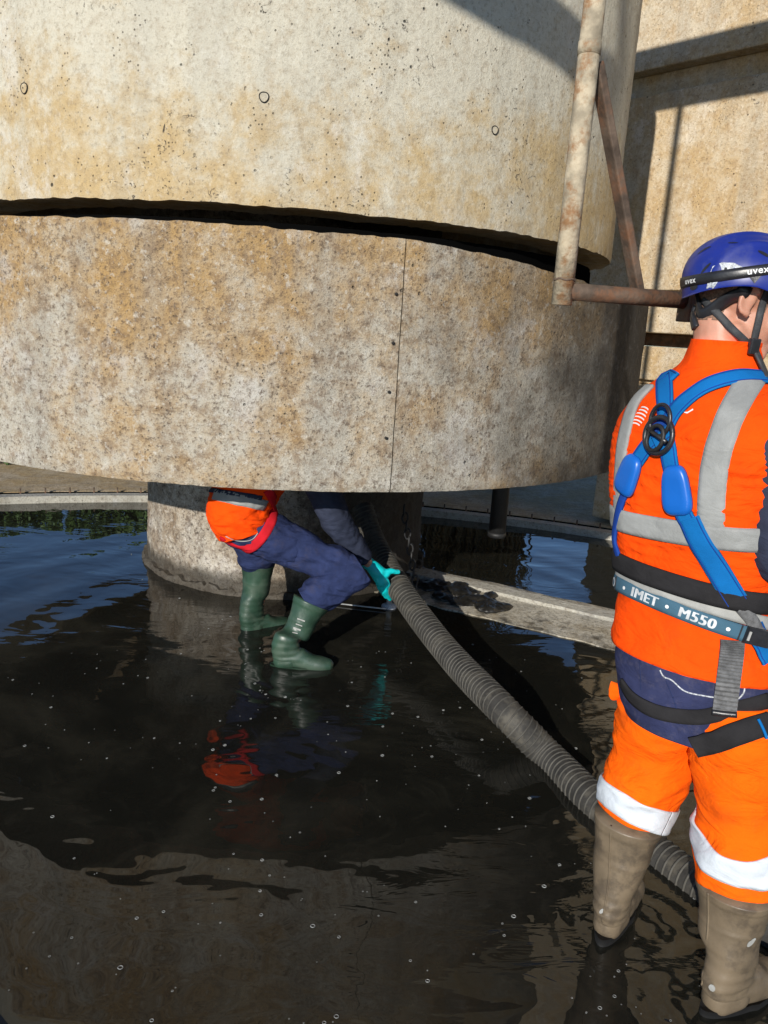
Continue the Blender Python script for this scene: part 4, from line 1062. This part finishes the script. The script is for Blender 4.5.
seat = keep(P2, link('trouser_seat', blob([('ell', spot(247, 522, 3.92), (.155, .17, .14), Matrix((F2, S2, U)).transposed()), ('cap', hR, .118, hR.lerp(kR, .3), .108), ('cap', hL, .115, hL.lerp(kL, .2), .105)], .009, 8), 'navy_blue'))
displace(seat.data, lambda p, n: folds(p, .009, 12, 2, 6.))
bg1 = boot(P2, spot(311, 602, 3.70), spot(296, 634, 3.66), spot(286, 648, 3.60), az(86), 'green', -.025, .98, seed=9, rtop=(.098, .092), sole='green')
bg2 = boot(P2, spot(258, 560, 4.10), spot(256, 592, 4.10), spot(252, 612, 4.09), az(50), 'green', -.05, 1.03, seed=12, rtop=(.092, .086), sole='green')
# torso, bent forward under the drum
AX = [spot(246, 529, 3.92), spot(241, 514, 3.92), spot(246, 492, 3.92), spot(266, 462, 3.92), spot(296, 440, 3.93), spot(322, 436, 3.94), spot(340, 436, 3.94)]
def tsec(i, w, d, e=2.3):
    t = (AX[min(i+1, 6)]-AX[max(i-1, 0)]).normalized(); y = t.cross(S2).normalized(); y = y if y.dot(F2) > -.2 else -y
    return (AX[i], S2, y, w, d, e)
vest2 = part(P2, 'vest', loft([tsec(0, .178, .135), tsec(1, .195, .160), tsec(2, .19, .155), tsec(3, .205, .15), tsec(4, .21, .14), tsec(5, .15, .11), tsec(6, .09, .08)], 96, 110, lambda p, u, t: folds(p, .011, 9, 2.2, 21.)+folds(p, .004, 22, 1.5, 3.)), 'orange')
bV2 = bvh_of(vest2); bS2 = bvh_of(seat, vest2, legA)
strip_part(lay([(214, 494), (228, 497), (246, 501), (266, 506)], bV2, .056, .002, 40, .001, 3.9), 'reflective_band', 'silver', bV2, 5, 0, P2)
strip_part(lay([(206, 489), (222, 492), (240, 494), (262, 498)], bV2, .022, .002, 40, .0015, 3.9), 'vest_trim', 'navy_dark', bV2, 3, 0, P2)
strip_part(lay([(268, 490), (274, 503), (272, 520), (264, 535), (254, 546), (244, 550)], bS2, .048, .004, 60, .004, 3.85), 'harness_strap', 'red', None, 4, 0, P2)
strip_part(lay([(252, 548), (240, 547), (228, 542), (221, 538)], bS2, .026, .004, 30, .004, 3.85), 'harness_strap', 'red', None, 4, 0, P2)
strip_part(lay([(226, 536), (238, 541), (252, 540), (258, 533)], bS2, .004, .002, 30, .003, 3.85), 'pocket_piping', 'pale_web', None, 2, 0, P2)
# body
sR = spot(316, 470, 3.80); eR = spot(336, 520, 3.80); wR = spot(367, 562, 3.93)
sL = spot(330, 458, 4.15); eL = spot(338, 482, 4.3); wL = spot(348, 476, 4.42)
hc2 = spot(368, 432, 3.98); HF2 = (az(80)+V((0, 0, -.55))).normalized(); HS2 = HF2.cross(U).normalized(); HU2 = HS2.cross(HF2).normalized()
pr2, hq2 = head_prims(hc2, HF2, HS2, HU2, 1.05)
rot2 = Matrix((F2, S2, U)).transposed()
pr2 += [('ell', AX[1], (.10, .13, .11), rot2), ('cap', AX[1], .10, AX[3], .11), ('cap', AX[3], .12, AX[4], .12), ('cap', AX[4], .12, AX[5], .08), ('cap', AX[5], .06, hq2(0, -.03, -.05), .055), ('cap', sR, .06, sL, .06)]
pr2 += [('cap', sR, .052, eR, .042), ('cap', eR, .04, wR, .027), ('cap', sL, .052, eL, .042), ('cap', eL, .04, wL, .027), ('cap', hR, .085, kR, .058), ('cap', kR, .055, btop, .045), ('cap', btop, .045, spot(296, 634, 3.66), .04), ('cap', spot(296, 634, 3.66), .04, spot(286, 648, 3.60), .032), ('cap', hL, .085, spot(262, 570, 4.1), .06), ('cap', spot(262, 570, 4.1), .055, aL2, .04)]
wd = (wR-eR).normalized()
pr2 += hand_prims(wL, (wL-eL), V((.3, .2, -1)), V((1, 0, .3)), .98, .8)
hdir = (spot(400, 590, 4.0)-wR).normalized()
hose_d = (hp[3]-hp[2]).normalized(); across = hose_d.cross(ray(390, 580)).normalized()
GP = []
def Hp(x_, y_, L_): return spot(x_, y_, L_)
# glove: palm on the near flank of the hose, thumb over the top, fingers wrapped down round it
wst = Hp(369, 564, 3.95); palm = [Hp(380, 572, 3.94), Hp(382, 580, 3.95)]
gl = [('cap', Hp(365, 561, 3.945), .034, wst, .033), ('cap', wst, .033, Hp(379, 572, 3.945), .036), ('cap', Hp(373, 567, 3.95), .036, Hp(381, 581, 3.955), .030), ('cap', Hp(378, 570, 3.945), .030, Hp(386, 574, 3.95), .022)]
for pts, r in ((((385, 572, 3.945), (391, 571, 3.955), (398, 572, 3.975)), .0145),
               (((385, 578, 3.96), (388, 584, 3.975), (391, 590, 4.02)), .0130),
               (((382, 581, 3.955), (386, 590, 3.985), (390, 596, 4.04)), .0135),
               (((379, 581, 3.955), (384, 592, 3.99), (390, 599, 4.05)), .0130),
               (((376, 578, 3.955), (380, 589, 3.99), (386, 597, 4.05)), .0118)):
    P_ = [Hp(*q4) for q4 in pts]; gl += [('cap', P_[0], r*1.15, P_[1], r), ('cap', P_[1], r, P_[2], r*.85)]
pr2 += [('cap', wR, .027, wst, .028), ('cap', wst, .026, Hp(381, 575, 3.95), .026)]
for pts, r in ((((383, 573, 3.945), (391, 571, 3.955), (397, 572, 3.975)), .0095), (((384, 578, 3.955), (388, 584, 3.975), (390, 590, 4.015)), .009), (((382, 580, 3.955), (386, 590, 3.985), (389, 595, 4.035)), .009), (((379, 580, 3.955), (384, 591, 3.99), (389, 598, 4.045)), .009), (((376, 578, 3.955), (380, 588, 3.99), (385, 596, 4.045)), .008)):
    P_ = [Hp(*q4) for q4 in pts]; pr2 += [('cap', P_[0], r, P_[1], r), ('cap', P_[1], r, P_[2], r*.9)]
keep(P2, link('body', blob(pr2, .0055, 3, .5), 'skin')); eyes(hq2, P2, 1.05)
glv = keep(P2, link('glove', blob(gl, .0045, 4, .5), 'glove')); displace(glv.data, lambda p, n: folds(p, .0014, 40, 1, 2.))
# second glove on the far hand
dL = (wL-eL)
keep(P2, link('glove', blob(hand_prims(wL, dL, V((.3, .2, -1)), V((1, 0, .3)), 1.16, .8), .006, 3, .5), 'glove'))
# hair and helmet of the stooping worker, out of sight in the drum
me = blob([('ell', hq2(0, -.012, .052), (.112, .125, .10), Matrix((HS2, HF2, HU2)).transposed())], .01, 3); keep(P2, link('helmet', me, 'helmet'))
for sh_, el_, wr_, sd_ in ((sR, eR, wR, 31.), (sL, eL, wL, 38.)):
    d1 = (el_-sh_).normalized(); d2 = (wr_-el_).normalized(); dm = (d1+d2).normalized()
    def sc2(c, d, r):
        x, y = frame_of(d, V((.3, 1, .2))); return (c, x, y, r, r*1.06, 2.1)
    secs = [sc2(sh_-d1*.05, d1, .07), sc2(sh_+d1*.03, d1, .088), sc2(sh_.lerp(el_, .5), d1, .078), sc2(el_, dm, .072), sc2(el_.lerp(wr_, .5), d2, .058), sc2(wr_-d2*.03, d2, .044)]
    part(P2, 'sleeve', loft(secs, 64, 90, lambda p, u, t: folds(p, .006, 12, 1.8, sd_)), 'navy_dark')
# print on the near green boot
bb = bvh_of(bg1)
for (xx, yy, w_, h_) in ((301, 620, .040, .007), (299, 625, .034, .006), (297, 629, .038, .008), (295, 633, .026, .005)): patch(xx, yy, w_, h_, 'boot_mark', 'pale_web', -.25, .002, [(-w_/2, -h_/2), (w_/2, -h_/2), (w_/2, h_/2), (-w_/2, h_/2)], P2, bb)
# ================================================================== SMALL THINGS ON THE WATER
rb = random.Random(11); vs, fs = [], []; n = 0
while n < 340:
    px2, py2 = rb.uniform(-20, 600), 640+400*rb.random()**.8
    if rb.random() < .35: py2 = rb.uniform(650, 760)
    p = onz(px2, py2, .0012)
    if rb.random() < .3:
        c3, r3 = rb.choice(((V((-.36, 3.5, 0)), .28), (V((-.66, 3.97, 0)), .25), (V((.72, 1.95, 0)), .3), (V((1.0, 1.75, 0)), .3), (DC, 1.06), (V((.7, 2.9, 0)), .5)))
        t3 = rb.uniform(0, 2*PI); p = V((c3.x, c3.y, .0012))+V((math.cos(t3), math.sin(t3), 0))*r3*rb.uniform(.85, 1.15)
    elif noise.noise(V((p.x*1.3, p.y*1.3, 4)))+.45 < rb.random()*.7: continue
    r = .0016+.0048*rb.random()**3.0; k = len(vs); n += 1
    for i in range(10):
        for j in range(4):
            t, s = 2*PI*i/10, 2*PI*j/4; q = r*(1+.22*math.cos(s)); vs.append(p+V((q*math.cos(t), q*math.sin(t)*.92, r*.22*math.sin(s))))
    for i in range(10):
        for j in range(4): fs.append((k+i*4+j, k+((i+1) % 10)*4+j, k+((i+1) % 10)*4+(j+1) % 4, k+i*4+(j+1) % 4))
kind(link('surface_bubbles', mesh_from(vs, fs), 'bubble'), 'stuff', 'tiny pale bubbles scattered over the dark water')
